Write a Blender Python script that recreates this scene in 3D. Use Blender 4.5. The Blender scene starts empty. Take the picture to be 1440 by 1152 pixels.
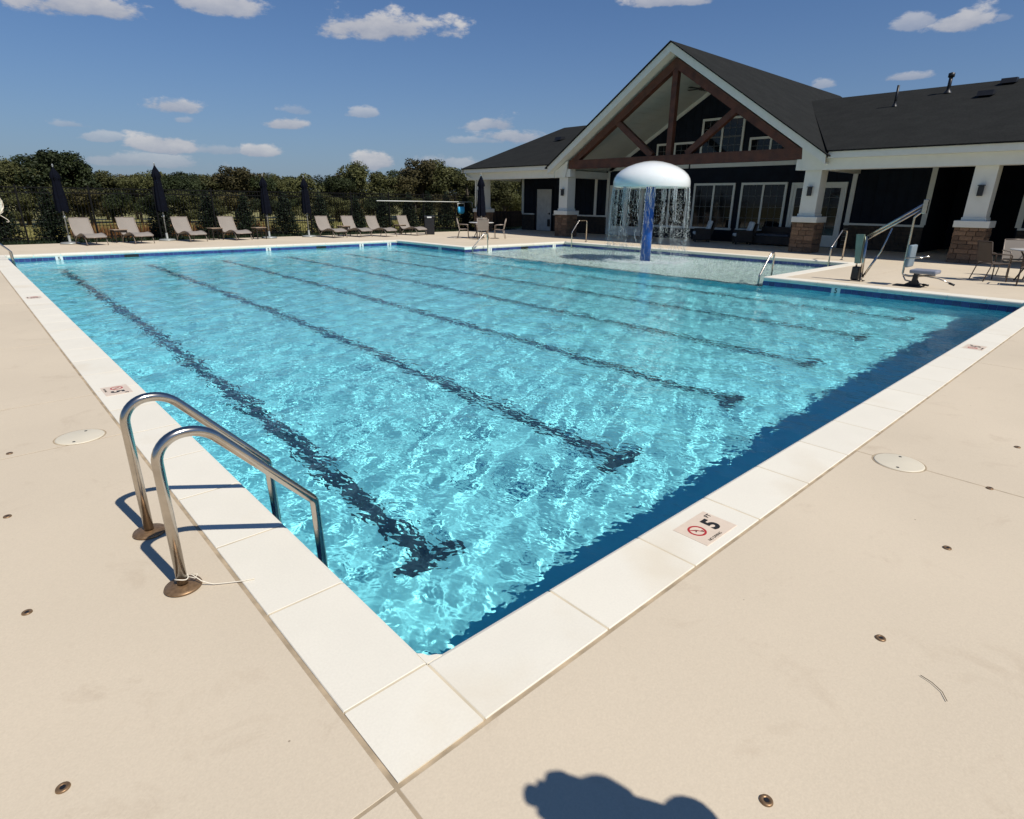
import bpy, bmesh, math, random
import numpy as np
from mathutils import Vector, Matrix, Euler
random.seed(7)
rng = np.random.default_rng(7)
sc = bpy.context.scene
COL = sc.collection

# ------------------------------------------------------------------ camera
PITCH, ROLL, YAW = 0.342, 0.0112, 0.7459
CAMLOC = Vector((-1.0268, -1.6001, 1.7559))
cp, sp = math.cos(PITCH), math.sin(PITCH)
fw = Vector((math.sin(YAW) * cp, math.cos(YAW) * cp, -sp))
rt0 = Vector((math.cos(YAW), -math.sin(YAW), 0))
up0 = rt0.cross(fw)
rt = rt0 * math.cos(ROLL) + up0 * math.sin(ROLL)
up = up0 * math.cos(ROLL) - rt0 * math.sin(ROLL)
cam_d = bpy.data.cameras.new('camera')
cam = bpy.data.objects.new('camera', cam_d)
COL.objects.link(cam)
cam.matrix_world = Matrix(((rt.x, up.x, -fw.x, CAMLOC.x), (rt.y, up.y, -fw.y, CAMLOC.y),
                           (rt.z, up.z, -fw.z, CAMLOC.z), (0, 0, 0, 1)))
cam_d.sensor_width = 36.0
cam_d.sensor_fit = 'HORIZONTAL'
cam_d.lens = 36.0 * 821.15 / 1440.0
cam_d.clip_start = 0.05
cam_d.clip_end = 3000
sc.camera = cam

# ------------------------------------------------------------------ sun, sky, exposure
SX, SY = -0.080, 0.765            # shadow offset per metre of height
SUNV = Vector((-SX, -SY, 1.0)).normalized()
SUN_EL = math.asin(SUNV.z)
sun_d = bpy.data.lights.new('sun', 'SUN')
sun_d.energy = 4.05
sun_d.angle = math.radians(0.53)
sun_d.color = (1.0, 0.955, 0.88)
sun = bpy.data.objects.new('sun', sun_d)
COL.objects.link(sun)
sun.rotation_euler = SUNV.to_track_quat('Z', 'Y').to_euler()
sun.location = (0, -10, 20)
sun_d.cycles.is_caustics_light = True

sc.view_settings.view_transform = 'Standard'
sc.view_settings.look = 'None'
sc.view_settings.gamma = 1
sc.view_settings.use_curve_mapping = False
sc.view_settings.exposure = 0.2
sc.cycles.use_denoising = True
sc.cycles.max_bounces = 16
sc.cycles.diffuse_bounces = 7
sc.cycles.glossy_bounces = 8
sc.cycles.transmission_bounces = 14
sc.cycles.transparent_max_bounces = 16
sc.cycles.sample_clamp_indirect = 8.0
sc.cycles.caustics_refractive = True
sc.cycles.caustics_reflective = False

world = bpy.data.worlds.new('World')
sc.world = world
world.use_nodes = True
SKY_STRENGTH = 0.065
# clouds: pixel centre of the photograph, half width, half height, density -> turned into sky directions
CLOUDS = [(120, 6, 80, 20, 1.0), (305, 2, 52, 18, .9), (545, 36, 92, 22, 1.0), (945, 0, 56, 9, .8), (1293, 30, 26, 11, .6),
          (1357, 28, 36, 18, .9), (1412, 24, 14, 6, .4), (1156, 117, 16, 7, .6), (1276, 107, 36, 8, .7), (246, 148, 38, 12, .85),
          (260, 168, 16, 5, .4), (100, 174, 22, 6, .4), (404, 173, 27, 10, .9), (415, 153, 18, 8, .35), (515, 159, 26, 8, .6),
          (145, 192, 26, 8, .5), (232, 202, 44, 15, .9), (362, 212, 30, 9, .85), (190, 224, 90, 12, .5),
          (700, 172, 40, 14, .75), (724, 190, 50, 12, .8), (672, 197, 40, 5, .4), (528, 225, 29, 15, .9), (615, 226, 60, 9, .55), (310, 210, 40, 8, .45)]
def build_world():
    nt = world.node_tree
    N, L = nt.nodes, nt.links
    N.clear()
    out = N.new('ShaderNodeOutputWorld')
    bg = N.new('ShaderNodeBackground')
    sky = N.new('ShaderNodeTexSky')
    sky.sky_type = 'NISHITA'
    sky.sun_disc = False
    sky.sun_elevation = SUN_EL
    sky.sun_rotation = math.atan2(SUNV.x, SUNV.y)
    sky.air_density = 1.0
    sky.dust_density = 0.1
    sky.ozone_density = 1.2
    bg.inputs[1].default_value = SKY_STRENGTH
    tc = N.new('ShaderNodeTexCoord')
    sep = N.new('ShaderNodeSeparateXYZ')
    L.new(tc.outputs['Generated'], sep.inputs[0])
    def math_(op, a, b=None, c=None):
        m = N.new('ShaderNodeMath'); m.operation = op
        for i, v in enumerate((a, b, c)):
            if v is None: continue
            if isinstance(v, (int, float)): m.inputs[i].default_value = v
            else: L.new(v, m.inputs[i])
        return m.outputs[0]
    az = math_('ARCTAN2', sep.outputs[0], sep.outputs[1])
    el = math_('ARCSINE', sep.outputs[2])
    noise = N.new('ShaderNodeTexNoise'); noise.inputs['Scale'].default_value = 16
    noise.inputs['Detail'].default_value = 7; noise.inputs['Roughness'].default_value = .62
    mp = N.new('ShaderNodeMapping'); mp.inputs['Scale'].default_value = (1, 1, 2.2)
    L.new(tc.outputs['Generated'], mp.inputs[0]); L.new(mp.outputs[0], noise.inputs['Vector'])
    nsep = N.new('ShaderNodeSeparateColor'); L.new(noise.outputs['Color'], nsep.inputs[0])
    # group: one cloud
    g = bpy.data.node_groups.new('cloud', 'ShaderNodeTree')
    for nm in ('az', 'el', 'n', 'az0', 'el0', 'w', 'h', 'd', 'pm', 'ps'):
        g.interface.new_socket(nm, in_out='INPUT', socket_type='NodeSocketFloat')
    g.interface.new_socket('mask', in_out='OUTPUT', socket_type='NodeSocketFloat')
    g.interface.new_socket('shade', in_out='OUTPUT', socket_type='NodeSocketFloat')
    gi = g.nodes.new('NodeGroupInput'); go = g.nodes.new('NodeGroupOutput')
    def gm(op, a, b=None, c=None, clamp=False):
        m = g.nodes.new('ShaderNodeMath'); m.operation = op; m.use_clamp = clamp
        for i, v in enumerate((a, b, c)):
            if v is None: continue
            if isinstance(v, (int, float)): m.inputs[i].default_value = v
            else: g.links.new(v, m.inputs[i])
        return m.outputs[0]
    I = gi.outputs
    u = gm('DIVIDE', gm('SUBTRACT', I['az'], I['az0']), I['w'])
    v = gm('DIVIDE', gm('SUBTRACT', I['el'], I['el0']), I['h'])
    vneg = gm('MINIMUM', v, 0.0)
    v2 = gm('ADD', v, gm('MULTIPLY', vneg, 1.0))        # flatter base
    r = gm('SQRT', gm('ADD', gm('MULTIPLY', u, u), gm('MULTIPLY', v2, v2)))
    nn = gm('MULTIPLY', gm('SUBTRACT', I['n'], 0.5), 3.2)
    q = gm('SUBTRACT', gm('ADD', 1.12, nn), r)
    q = gm('MULTIPLY', q, 1.9, clamp=True)
    q = gm('MULTIPLY', gm('MULTIPLY', q, q), gm('SUBTRACT', 3.0, gm('MULTIPLY', q, 2.0)))
    q = gm('MULTIPLY', q, I['d'])
    sh = gm('ADD', gm('MULTIPLY', v, 0.5), gm('ADD', 0.42, gm('MULTIPLY', nn, .45)), clamp=True)
    g.links.new(gm('MAXIMUM', q, I['pm']), go.inputs['mask'])
    # shade of whichever cloud is denser here
    gt = gm('GREATER_THAN', q, I['pm'])
    s2 = gm('ADD', gm('MULTIPLY', gt, sh), gm('MULTIPLY', gm('SUBTRACT', 1.0, gt), I['ps']))
    g.links.new(s2, go.inputs['shade'])
    pm = ps = None
    lst = []
    for (px, py, w, h, d) in CLOUDS:
        dv = (fw * 821.15 + rt * (px - 720) + up * (576 - py)).normalized()
        dist = (fw * 821.15 + rt * (px - 720) + up * (576 - py)).length
        lst.append((math.atan2(dv.x, dv.y), math.asin(dv.z), w / dist / max(.3, math.cos(math.asin(dv.z))), h / dist * 1.15, d))
    for k in range(9):                                   # the same fair-weather sky outside the frame
        lst.append((math.atan2(fw.x, fw.y) + 1.2 + k * .45, random.uniform(.1, .7), random.uniform(.06, .14), random.uniform(.02, .04), .85))
    az_j = math_('ADD', az, math_('MULTIPLY', math_('SUBTRACT', nsep.outputs[1], .5), .03))
    for (a, e, w, h, d) in lst:
        if a > math.pi: a -= 2 * math.pi
        n = N.new('ShaderNodeGroup'); n.node_tree = g
        L.new(az_j, n.inputs['az']); L.new(el, n.inputs['el']); L.new(nsep.outputs[0], n.inputs['n'])
        n.inputs['az0'].default_value = a; n.inputs['el0'].default_value = e - h * .25
        n.inputs['w'].default_value = w; n.inputs['h'].default_value = h; n.inputs['d'].default_value = d
        if pm is not None: L.new(pm, n.inputs['pm']); L.new(ps, n.inputs['ps'])
        else: n.inputs['pm'].default_value = 0; n.inputs['ps'].default_value = .5
        pm, ps = n.outputs['mask'], n.outputs['shade']
    ramp = N.new('ShaderNodeMix'); ramp.data_type = 'RGBA'
    ramp.inputs[6].default_value = (3.6, 4.1, 5.4, 1)
    ramp.inputs[7].default_value = (8.6, 8.4, 8.4, 1)
    L.new(ps, ramp.inputs[0])
    mix = N.new('ShaderNodeMix'); mix.data_type = 'RGBA'
    L.new(math_('MULTIPLY', pm, 0.9), mix.inputs[0])
    tint = N.new('ShaderNodeMix'); tint.data_type = 'RGBA'; tint.blend_type = 'MULTIPLY'; tint.inputs[0].default_value = 1
    tint.inputs[7].default_value = (.49, .74, 1.07, 1); L.new(sky.outputs[0], tint.inputs[6])
    hz = N.new('ShaderNodeMix'); hz.data_type = 'RGBA'; hz.inputs[7].default_value = (3.0, 3.7, 4.9, 1)      # pale blue summer haze low in the sky
    hf = math_('POWER', 2.718, math_('MULTIPLY', math_('MAXIMUM', el, 0.0), -7.5))
    L.new(math_('MULTIPLY', hf, .95), hz.inputs[0]); L.new(tint.outputs[2], hz.inputs[6])
    L.new(hz.outputs[2], mix.inputs[6]); L.new(ramp.outputs[2], mix.inputs[7])
    L.new(mix.outputs[2], bg.inputs[0]); L.new(bg.outputs[0], out.inputs[0])
build_world()

# ------------------------------------------------------------------ materials
def M(name, col, rough=.6, metal=0.0, var=.12, scale=4.0, bump=0.0, bscale=60.0, spec=.5, rnd=0.0, fine=0.0, coat=0.0, trans=0.0, ior=1.5, sheen=0.0):
    m = bpy.data.materials.new(name); m.use_nodes = True
    nt = m.node_tree; N, L = nt.nodes, nt.links
    b = N['Principled BSDF']
    b.inputs['Roughness'].default_value = rough
    b.inputs['Metallic'].default_value = metal
    b.inputs['Specular IOR Level'].default_value = spec
    b.inputs['Coat Weight'].default_value = coat
    b.inputs['Transmission Weight'].default_value = trans
    b.inputs['IOR'].default_value = ior
    tc = N.new('ShaderNodeTexCoord')
    vec = tc.outputs['Object']
    no = N.new('ShaderNodeTexNoise'); no.inputs['Scale'].default_value = scale; no.inputs['Detail'].default_value = 5
    L.new(vec, no.inputs['Vector'])
    mx = N.new('ShaderNodeMix'); mx.data_type = 'RGBA'
    c = col
    mx.inputs[6].default_value = (*[max(0, x * (1 - var)) for x in c], 1)
    mx.inputs[7].default_value = (*[min(1, x * (1 + var)) for x in c], 1)
    mr = N.new('ShaderNodeMapRange'); mr.inputs['From Min'].default_value = .3; mr.inputs['From Max'].default_value = .7
    L.new(no.outputs['Fac'], mr.inputs['Value']); L.new(mr.outputs[0], mx.inputs[0])
    cout = mx.outputs[2]
    if fine:
        n2 = N.new('ShaderNodeTexNoise'); n2.inputs['Scale'].default_value = bscale; n2.inputs['Detail'].default_value = 3
        L.new(vec, n2.inputs['Vector'])
        m2 = N.new('ShaderNodeMix'); m2.data_type = 'RGBA'; m2.blend_type = 'MULTIPLY'; m2.inputs[0].default_value = 1
        r2 = N.new('ShaderNodeMapRange'); r2.inputs['From Min'].default_value = .25; r2.inputs['From Max'].default_value = .75
        r2.inputs['To Min'].default_value = 1 - fine; r2.inputs['To Max'].default_value = 1 + fine
        L.new(n2.outputs['Fac'], r2.inputs['Value']); L.new(cout, m2.inputs[6]); L.new(r2.outputs[0], m2.inputs[7])
        cout = m2.outputs[2]
    if rnd:
        oi = N.new('ShaderNodeObjectInfo')
        r3 = N.new('ShaderNodeMapRange'); r3.inputs['To Min'].default_value = 1 - rnd; r3.inputs['To Max'].default_value = 1 + rnd
        L.new(oi.outputs['Random'], r3.inputs['Value'])
        m3 = N.new('ShaderNodeMix'); m3.data_type = 'RGBA'; m3.blend_type = 'MULTIPLY'; m3.inputs[0].default_value = 1
        L.new(cout, m3.inputs[6]); L.new(r3.outputs[0], m3.inputs[7]); cout = m3.outputs[2]
    L.new(cout, b.inputs['Base Color'])
    if bump:
        n4 = N.new('ShaderNodeTexNoise'); n4.inputs['Scale'].default_value = bscale; n4.inputs['Detail'].default_value = 4
        L.new(vec, n4.inputs['Vector'])
        bp = N.new('ShaderNodeBump'); bp.inputs['Strength'].default_value = bump; bp.inputs['Distance'].default_value = .01
        L.new(n4.outputs['Fac'], bp.inputs['Height']); L.new(bp.outputs[0], b.inputs['Normal'])
    return m

def deck_material():
    m = M('deck_concrete', (.592, .500, .372), rough=.85, var=.05, scale=.55, bump=.08, bscale=130, fine=.05, spec=.25)
    nt = m.node_tree; N, L = nt.nodes, nt.links
    b = N['Principled BSDF']; src = b.inputs['Base Color'].links[0].from_socket
    tc = N.new('ShaderNodeTexCoord')
    # scuffs and faint brownish drying marks
    n1 = N.new('ShaderNodeTexNoise'); n1.inputs['Scale'].default_value = 2.3; n1.inputs['Detail'].default_value = 9; n1.inputs['Roughness'].default_value = .7
    n1.inputs['Distortion'].default_value = .6
    L.new(tc.outputs['Object'], n1.inputs['Vector'])
    r = N.new('ShaderNodeMapRange'); r.inputs['From Min'].default_value = .57; r.inputs['From Max'].default_value = .78; r.inputs['To Max'].default_value = .38
    L.new(n1.outputs['Fac'], r.inputs['Value'])
    mx = N.new('ShaderNodeMix'); mx.data_type = 'RGBA'; mx.inputs[7].default_value = (.34, .25, .165, 1)
    L.new(r.outputs[0], mx.inputs[0]); L.new(src, mx.inputs[6])
    # small specks
    v = N.new('ShaderNodeTexVoronoi'); v.inputs['Scale'].default_value = 3.2
    L.new(tc.outputs['Object'], v.inputs['Vector'])
    r2 = N.new('ShaderNodeMapRange'); r2.inputs['From Min'].default_value = .012; r2.inputs['From Max'].default_value = .02; r2.inputs['To Min'].default_value = .75; r2.inputs['To Max'].default_value = 0
    L.new(v.outputs['Distance'], r2.inputs['Value'])
    mx2 = N.new('ShaderNodeMix'); mx2.data_type = 'RGBA'; mx2.inputs[7].default_value = (.2, .15, .1, 1)
    L.new(r2.outputs[0], mx2.inputs[0]); L.new(mx.outputs[2], mx2.inputs[6])
    L.new(mx2.outputs[2], b.inputs['Base Color'])
    return m
DECK = deck_material()
def coping_material():
    m = M('coping_concrete', (.755, .705, .59), rough=.7, var=.045, scale=1.3, bump=.05, bscale=90, fine=.03, spec=.3, rnd=.02)
    nt = m.node_tree; N, L = nt.nodes, nt.links
    b = N['Principled BSDF']; src = b.inputs['Base Color'].links[0].from_socket
    tc = N.new('ShaderNodeNewGeometry')
    n1 = N.new('ShaderNodeTexNoise'); n1.inputs['Scale'].default_value = 1.1; n1.inputs['Detail'].default_value = 8
    L.new(tc.outputs['Position'], n1.inputs['Vector'])
    r = N.new('ShaderNodeMapRange'); r.inputs['From Min'].default_value = .56; r.inputs['From Max'].default_value = .72; r.inputs['To Max'].default_value = .35
    L.new(n1.outputs['Fac'], r.inputs['Value'])
    mx = N.new('ShaderNodeMix'); mx.data_type = 'RGBA'; mx.inputs[7].default_value = (.60, .49, .33, 1)
    L.new(r.outputs[0], mx.inputs[0]); L.new(src, mx.inputs[6]); L.new(mx.outputs[2], b.inputs['Base Color'])
    return m
COPING = coping_material()
JOINT = M('joint_sealant', (.40, .31, .20), rough=.9, var=.3, scale=9)
PLASTER = M('pool_plaster', (.27, .87, .97), rough=.8, var=.06, scale=.8, fine=.03, bscale=8)
PALE = M('shallow_plaster', (.76, .97, .86), rough=.8, var=.05, scale=1.5)
TILE = M('blue_tile', (.040, .062, .20), rough=.18, var=.25, scale=3, rnd=.22)
TILEDK = M('lane_tile', (.028, .066, .090), rough=.3, var=.3, scale=6)
WHITETILE = M('white_tile', (.75, .77, .74), rough=.2, var=.03)
BLACK = M('black_plastic', (.012, .012, .013), rough=.45, var=.2)
STEEL = M('stainless_steel', (.50, .455, .40), rough=.2, metal=1, var=.10, scale=7, fine=.06, bscale=35, bump=.02)
BRASS = M('aged_brass', (.27, .165, .085), rough=.42, metal=.55, var=.25, scale=60)
STRING = M('twine', (.75, .68, .55), rough=.9)
CREAM = M('cream_plastic', (.66, .59, .45), rough=.5, var=.04)
SIGNTILE = M('marker_tile', (.70, .57, .44), rough=.4, var=.04, scale=20)
INK = M('black_ink', (.02, .018, .015), rough=.5)
REDINK = M('red_ink', (.42, .03, .03), rough=.5)
WHITEP = M('white_paint', (.66, .67, .61), rough=.55, var=.03, bump=.03, bscale=20)
NAVYW = M('navy_siding', (.008, .012, .020), rough=.75, var=.2, scale=2, spec=.15)
MUNT = M('muntin_grey', (.10, .105, .10), rough=.6)
TIMBER = M('stained_timber', (.075, .024, .011), rough=.6, var=.35, scale=3, fine=.2, bscale=25)
CEIL = M('ceiling_boards', (.46, .47, .42), rough=.7, var=.06, scale=1.2)
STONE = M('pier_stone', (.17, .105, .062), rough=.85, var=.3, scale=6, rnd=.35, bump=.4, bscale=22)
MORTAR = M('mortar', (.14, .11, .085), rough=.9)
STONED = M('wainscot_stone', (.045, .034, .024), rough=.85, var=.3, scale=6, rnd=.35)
SHINGLE = M('roof_shingle', (.020, .0205, .019), rough=.95, var=.12, scale=1.5, fine=.22, bscale=14, bump=.2, spec=.08)
GLASSD = M('window_glass', (.006, .008, .010), rough=.05, var=.1, spec=.35)
CURTAIN = M('reflective_pane', (.02, .024, .026), rough=.06, var=.2)
SLING_SHADE = M('shaded_sling', (.075, .052, .038), rough=.75, var=.1)  # taupe sling with backlit shade put into its colour
SLING = M('sling_fabric', (.255, .222, .188), rough=.75, var=.05, scale=3, fine=.06, bscale=150)
FRAME = M('taupe_frame', (.26, .21, .17), rough=.4, metal=.25, var=.08)
NAVYF = M('navy_canvas', (.004, .005, .010), rough=.9, var=.2, scale=8, bump=.3, bscale=10, spec=.08)
WOODT = M('table_wood', (.30, .22, .15), rough=.6, var=.2)
DARKB = M('dark_bronze', (.035, .028, .022), rough=.45, metal=.4)
GREYP = M('grey_paint', (.32, .33, .31), rough=.4, metal=.3)
CUSH = M('pale_cushion', (.66, .72, .72), rough=.9, var=.05)
WICKER = M('dark_wicker', (.03, .022, .017), rough=.7, var=.3, fine=.4, bscale=60)
DOME = M('white_fibreglass', (.80, .82, .80), rough=.14, var=.02, coat=.4)
BLUEP = M('blue_gelcoat', (.001, .085, .40), rough=.35, var=.06, coat=.3)
IRON = M('black_iron', (.005, .005, .005), rough=.7, spec=.15)
LEAF_MATS = []
def leaf_mat(name, col, b2):
    m = bpy.data.materials.new(name); m.use_nodes = True
    nt = m.node_tree; N, L = nt.nodes, nt.links
    b = N['Principled BSDF']; b.inputs['Roughness'].default_value = .65; b.inputs['Specular IOR Level'].default_value = .25
    tc = N.new('ShaderNodeTexCoord'); no = N.new('ShaderNodeTexNoise'); no.inputs['Scale'].default_value = .9; no.inputs['Detail'].default_value = 6; no.inputs['Roughness'].default_value = .75
    L.new(tc.outputs['Object'], no.inputs['Vector'])
    cr = N.new('ShaderNodeMapRange'); cr.inputs['From Min'].default_value = .3; cr.inputs['From Max'].default_value = .7
    L.new(no.outputs['Fac'], cr.inputs['Value'])
    mx = N.new('ShaderNodeMix'); mx.data_type = 'RGBA'; mx.inputs[6].default_value = (*col, 1); mx.inputs[7].default_value = (*b2, 1)
    L.new(cr.outputs[0], mx.inputs[0])
    oi = N.new('ShaderNodeObjectInfo'); r3 = N.new('ShaderNodeMapRange'); r3.inputs['To Min'].default_value = .7; r3.inputs['To Max'].default_value = 1.3
    L.new(oi.outputs['Random'], r3.inputs['Value'])
    m3 = N.new('ShaderNodeMix'); m3.data_type = 'RGBA'; m3.blend_type = 'MULTIPLY'; m3.inputs[0].default_value = 1
    L.new(mx.outputs[2], m3.inputs[6]); L.new(r3.outputs[0], m3.inputs[7])
    L.new(m3.outputs[2], b.inputs['Base Color'])
    return m
LEAF_A = leaf_mat('leaf_dark', (.015, .023, .007), (.040, .052, .015))
LEAF_B = leaf_mat('leaf_olive', (.038, .045, .014), (.100, .098, .032))
LEAF_C = leaf_mat('leaf_rust', (.045, .042, .014), (.100, .082, .030))
LEAF_AV = leaf_mat('leaf_arborvitae', (.006, .012, .005), (.016, .028, .009))
BARK = M('bark', (.07, .055, .04), rough=.9, var=.3)

# ------------------------------------------------------------------ mesh helpers
class MB:
    def __init__(s): s.v = []; s.f = []; s.sm = []
    def add(s, vs, fs, smooth=False):
        o = len(s.v); s.v += [tuple(v) for v in vs]
        s.f += [tuple(i + o for i in f) for f in fs]; s.sm += [smooth] * len(fs); return s
    def box(s, x0, x1, y0, y1, z0, z1):
        return s.add([(x0, y0, z0), (x1, y0, z0), (x1, y1, z0), (x0, y1, z0), (x0, y0, z1), (x1, y0, z1), (x1, y1, z1), (x0, y1, z1)],
                     [(0, 3, 2, 1), (4, 5, 6, 7), (0, 1, 5, 4), (1, 2, 6, 5), (2, 3, 7, 6), (3, 0, 4, 7)])
    def bbox(s, x0, x1, y0, y1, z0, z1, b=.01):
        bm = bmesh.new(); bmesh.ops.create_cube(bm, size=1)
        for v in bm.verts:
            v.co = Vector(((x0 + x1) / 2 + v.co.x * (x1 - x0), (y0 + y1) / 2 + v.co.y * (y1 - y0), (z0 + z1) / 2 + v.co.z * (z1 - z0)))
        bmesh.ops.bevel(bm, geom=bm.edges[:] + bm.verts[:], offset=b, segments=2, affect='EDGES', profile=.5)
        bm.verts.index_update()
        s.add([v.co[:] for v in bm.verts], [[v.index for v in f.verts] for f in bm.faces]); bm.free(); return s
    def prism(s, pts, d):
        "planar polygon pts (3-D) extruded by vector d"
        n = len(pts); d = Vector(d)
        a = [Vector(p) for p in pts]; vs = a + [p + d for p in a]
        fs = [tuple(range(n))[::-1], tuple(range(n, 2 * n))] + [(i, (i + 1) % n, n + (i + 1) % n, n + i) for i in range(n)]
        return s.add(vs, fs)
    def tube(s, pts, r, seg=12, caps=True, smooth=True):
        pts = [Vector(p) for p in pts]; n = len(pts)
        rs = r if isinstance(r, (list, tuple)) else [r] * n
        t = []
        for i in range(n):
            a = pts[max(0, i - 1)]; b = pts[min(n - 1, i + 1)]; t.append((b - a).normalized())
        ref = Vector((0, 0, 1)) if abs(t[0].z) < .9 else Vector((1, 0, 0))
        u = t[0].cross(ref).normalized(); rings = []
        for i in range(n):
            if i: 
                u = (u - t[i] * u.dot(t[i])); u = u.normalized() if u.length > 1e-6 else t[i].orthogonal().normalized()
            w = t[i].cross(u)
            rings += [pts[i] + (u * math.cos(2 * math.pi * k / seg) + w * math.sin(2 * math.pi * k / seg)) * rs[i] for k in range(seg)]
        fs = [(i * seg + k, i * seg + (k + 1) % seg, (i + 1) * seg + (k + 1) % seg, (i + 1) * seg + k) for i in range(n - 1) for k in range(seg)]
        s.add(rings, fs, smooth)
        if caps:
            o = len(s.v) - len(rings)
            s.f += [tuple(o + k for k in range(seg))[::-1], tuple(o + (n - 1) * seg + k for k in range(seg))]; s.sm += [False, False]
        return s
    def lathe(s, prof, c=(0, 0, 0), seg=32, smooth=True):
        vs = []; n = len(prof)
        for (r, z) in prof:
            vs += [(c[0] + r * math.cos(2 * math.pi * k / seg), c[1] + r * math.sin(2 * math.pi * k / seg), c[2] + z) for k in range(seg)]
        fs = [(i * seg + k, i * seg + (k + 1) % seg, (i + 1) * seg + (k + 1) % seg, (i + 1) * seg + k) for i in range(n - 1) for k in range(seg)]
        return s.add(vs, fs, smooth)
    def mesh(s, name, mat):
        me = bpy.data.meshes.new(name); me.from_pydata([tuple(v) for v in s.v], [], s.f)
        me.polygons.foreach_set('use_smooth', s.sm); me.update()
        if mat: me.materials.append(mat)
        return me
    def build(s, name, mat, parent=None, world=True):
        if parent is not None and world:
            pl = root_loc(parent); s.v = [(v[0] - pl[0], v[1] - pl[1], v[2] - pl[2]) for v in s.v]
        o = bpy.data.objects.new(name, s.mesh(name, mat)); COL.objects.link(o)
        if parent is not None: o.parent = parent
        return o
def root_loc(o):
    v = Vector(o.location)
    while o.parent is not None: o = o.parent; v += o.location
    return v
def arc(c, r, a0, a1, n, u, v):
    c, u, v = Vector(c), Vector(u), Vector(v)
    return [c + u * r * math.cos(a0 + (a1 - a0) * i / n) + v * r * math.sin(a0 + (a1 - a0) * i / n) for i in range(n + 1)]
def fillet(pts, r, n=8):
    "polyline with rounded corners; r single or list"
    pts = [Vector(p) for p in pts]; out = [pts[0]]
    for i in range(1, len(pts) - 1):
        rr = r[i - 1] if isinstance(r, (list, tuple)) else r
        a = (pts[i - 1] - pts[i]).normalized(); b = (pts[i + 1] - pts[i]).normalized()
        ang = a.angle(b); d = rr / math.tan(ang / 2)
        p0 = pts[i] + a * d; p1 = pts[i] + b * d
        c = pts[i] + (a + b).normalized() * (rr / math.sin(ang / 2))
        v0 = p0 - c; v1 = p1 - c; th = v0.angle(v1)
        for k in range(n + 1):
            t = k / n; out.append(c + (v0 * math.sin((1 - t) * th) + v1 * math.sin(t * th)) / math.sin(th))
    out.append(pts[-1]); return out
def empty(name, loc, rz=0):
    o = bpy.data.objects.new(name, None); COL.objects.link(o); o.location = loc; o.rotation_euler = (0, 0, rz)
    o.empty_display_size = .2; return o
def tag(o, label=None, cat=None, group=None, kind=None):
    if label: o['label'] = label
    if cat: o['category'] = cat
    if group: o['group'] = group
    if kind: o['kind'] = kind
    return o
def thing(name, label, cat, loc, rz=0, group=None): return tag(empty(name, loc, rz), label, cat, group)
def copy_tree(o, parent=None):
    c = o.copy(); COL.objects.link(c)
    if parent is not None: c.parent = parent
    for ch in list(o.children): copy_tree(ch, c)
    return c
def text_mesh(name, s, size, loc, rot, mat, parent, thick=.0006, bold=0.0):
    cu = bpy.data.curves.new(name, 'FONT'); cu.body = s; cu.size = size; cu.align_x = 'CENTER'; cu.align_y = 'CENTER'
    cu.extrude = thick; cu.offset = bold; cu.resolution_u = 4
    t = bpy.data.objects.new('tmp', cu); COL.objects.link(t)
    bpy.context.view_layer.update()
    me = bpy.data.meshes.new_from_object(t.evaluated_get(bpy.context.evaluated_depsgraph_get()))
    bpy.data.objects.remove(t)
    me.name = name
    me.transform(Euler(rot).to_matrix().to_4x4()); 
    pl = root_loc(parent)
    me.transform(Matrix.Translation(Vector(loc) - pl))
    me.materials.clear(); me.materials.append(mat)
    o = bpy.data.objects.new(name, me); COL.objects.link(o); o.parent = parent; return o

# ------------------------------------------------------------------ pool numbers
A, L, L2, B, L3, CW = 14.15, 22.86, 17.76, 20.14, 5.30, .366
WZ, FZ, SZ = -.205, -1.53, -.52            # water level, deep floor, shallow floor
POLY = [(0, 0), (A, 0), (A, L3), (B, L3), (B, L2), (A, L2), (A, L), (0, L)]   # pool outline
# --- shell
sh = MB()
def quad(a, b, z0, z1): sh.add([(a[0], a[1], z0), (b[0], b[1], z0), (b[0], b[1], z1), (a[0], a[1], z1)], [(0, 1, 2, 3)])
quad((0, 0), (A, 0), FZ, -.02); quad((A, 0), (A, L3), FZ, -.02); quad((A, L2), (A, L), FZ, -.02); quad((A, L), (0, L), FZ, -.02); quad((0, L), (0, 0), FZ, -.02)
quad((A, L3), (A, L2), FZ, SZ)
sh.add([(0, 0, FZ), (A, 0, FZ), (A, L, FZ), (0, L, FZ)], [(0, 1, 2, 3)])
shell = tag(sh.build('pool_shell', PLASTER), kind='structure')
s2 = MB()
s2.add([(A, L3, SZ), (B, L3, SZ), (B, L2, SZ), (A, L2, SZ)], [(0, 1, 2, 3)])
for a, b in (((A, L3), (B, L3)), ((B, L3), (B, L2)), ((B, L2), (A, L2))):
    s2.add([(*a, SZ), (*b, SZ), (*b, -.02), (*a, -.02)], [(0, 1, 2, 3)])
shallow = tag(s2.build('splash_pool_floor', PALE), kind='structure')
lane = []
for k in range(6):
    x = 1.18 + k * 2.358
    mb = MB(); z = FZ + .004
    mb.add([(x - .09, 1.8, z), (x + .09, 1.8, z), (x + .09, L - 1.8, z), (x - .09, L - 1.8, z)], [(0, 1, 2, 3)])
    for y in (1.62, L - 1.80):
        mb.add([(x - .27, y, z + .004), (x + .27, y, z + .004), (x + .27, y + .18, z + .004), (x - .27, y + .18, z + .004)], [(0, 1, 2, 3)])
    o = mb.build('lane_line', TILEDK, shell); lane.append(o)
mb = MB(); mb.add([(A + .002, L3, SZ + .004), (A + .16, L3, SZ + .004), (A + .16, L2, SZ + .004), (A + .002, L2, SZ + .004)], [(0, 1, 2, 3)])
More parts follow.
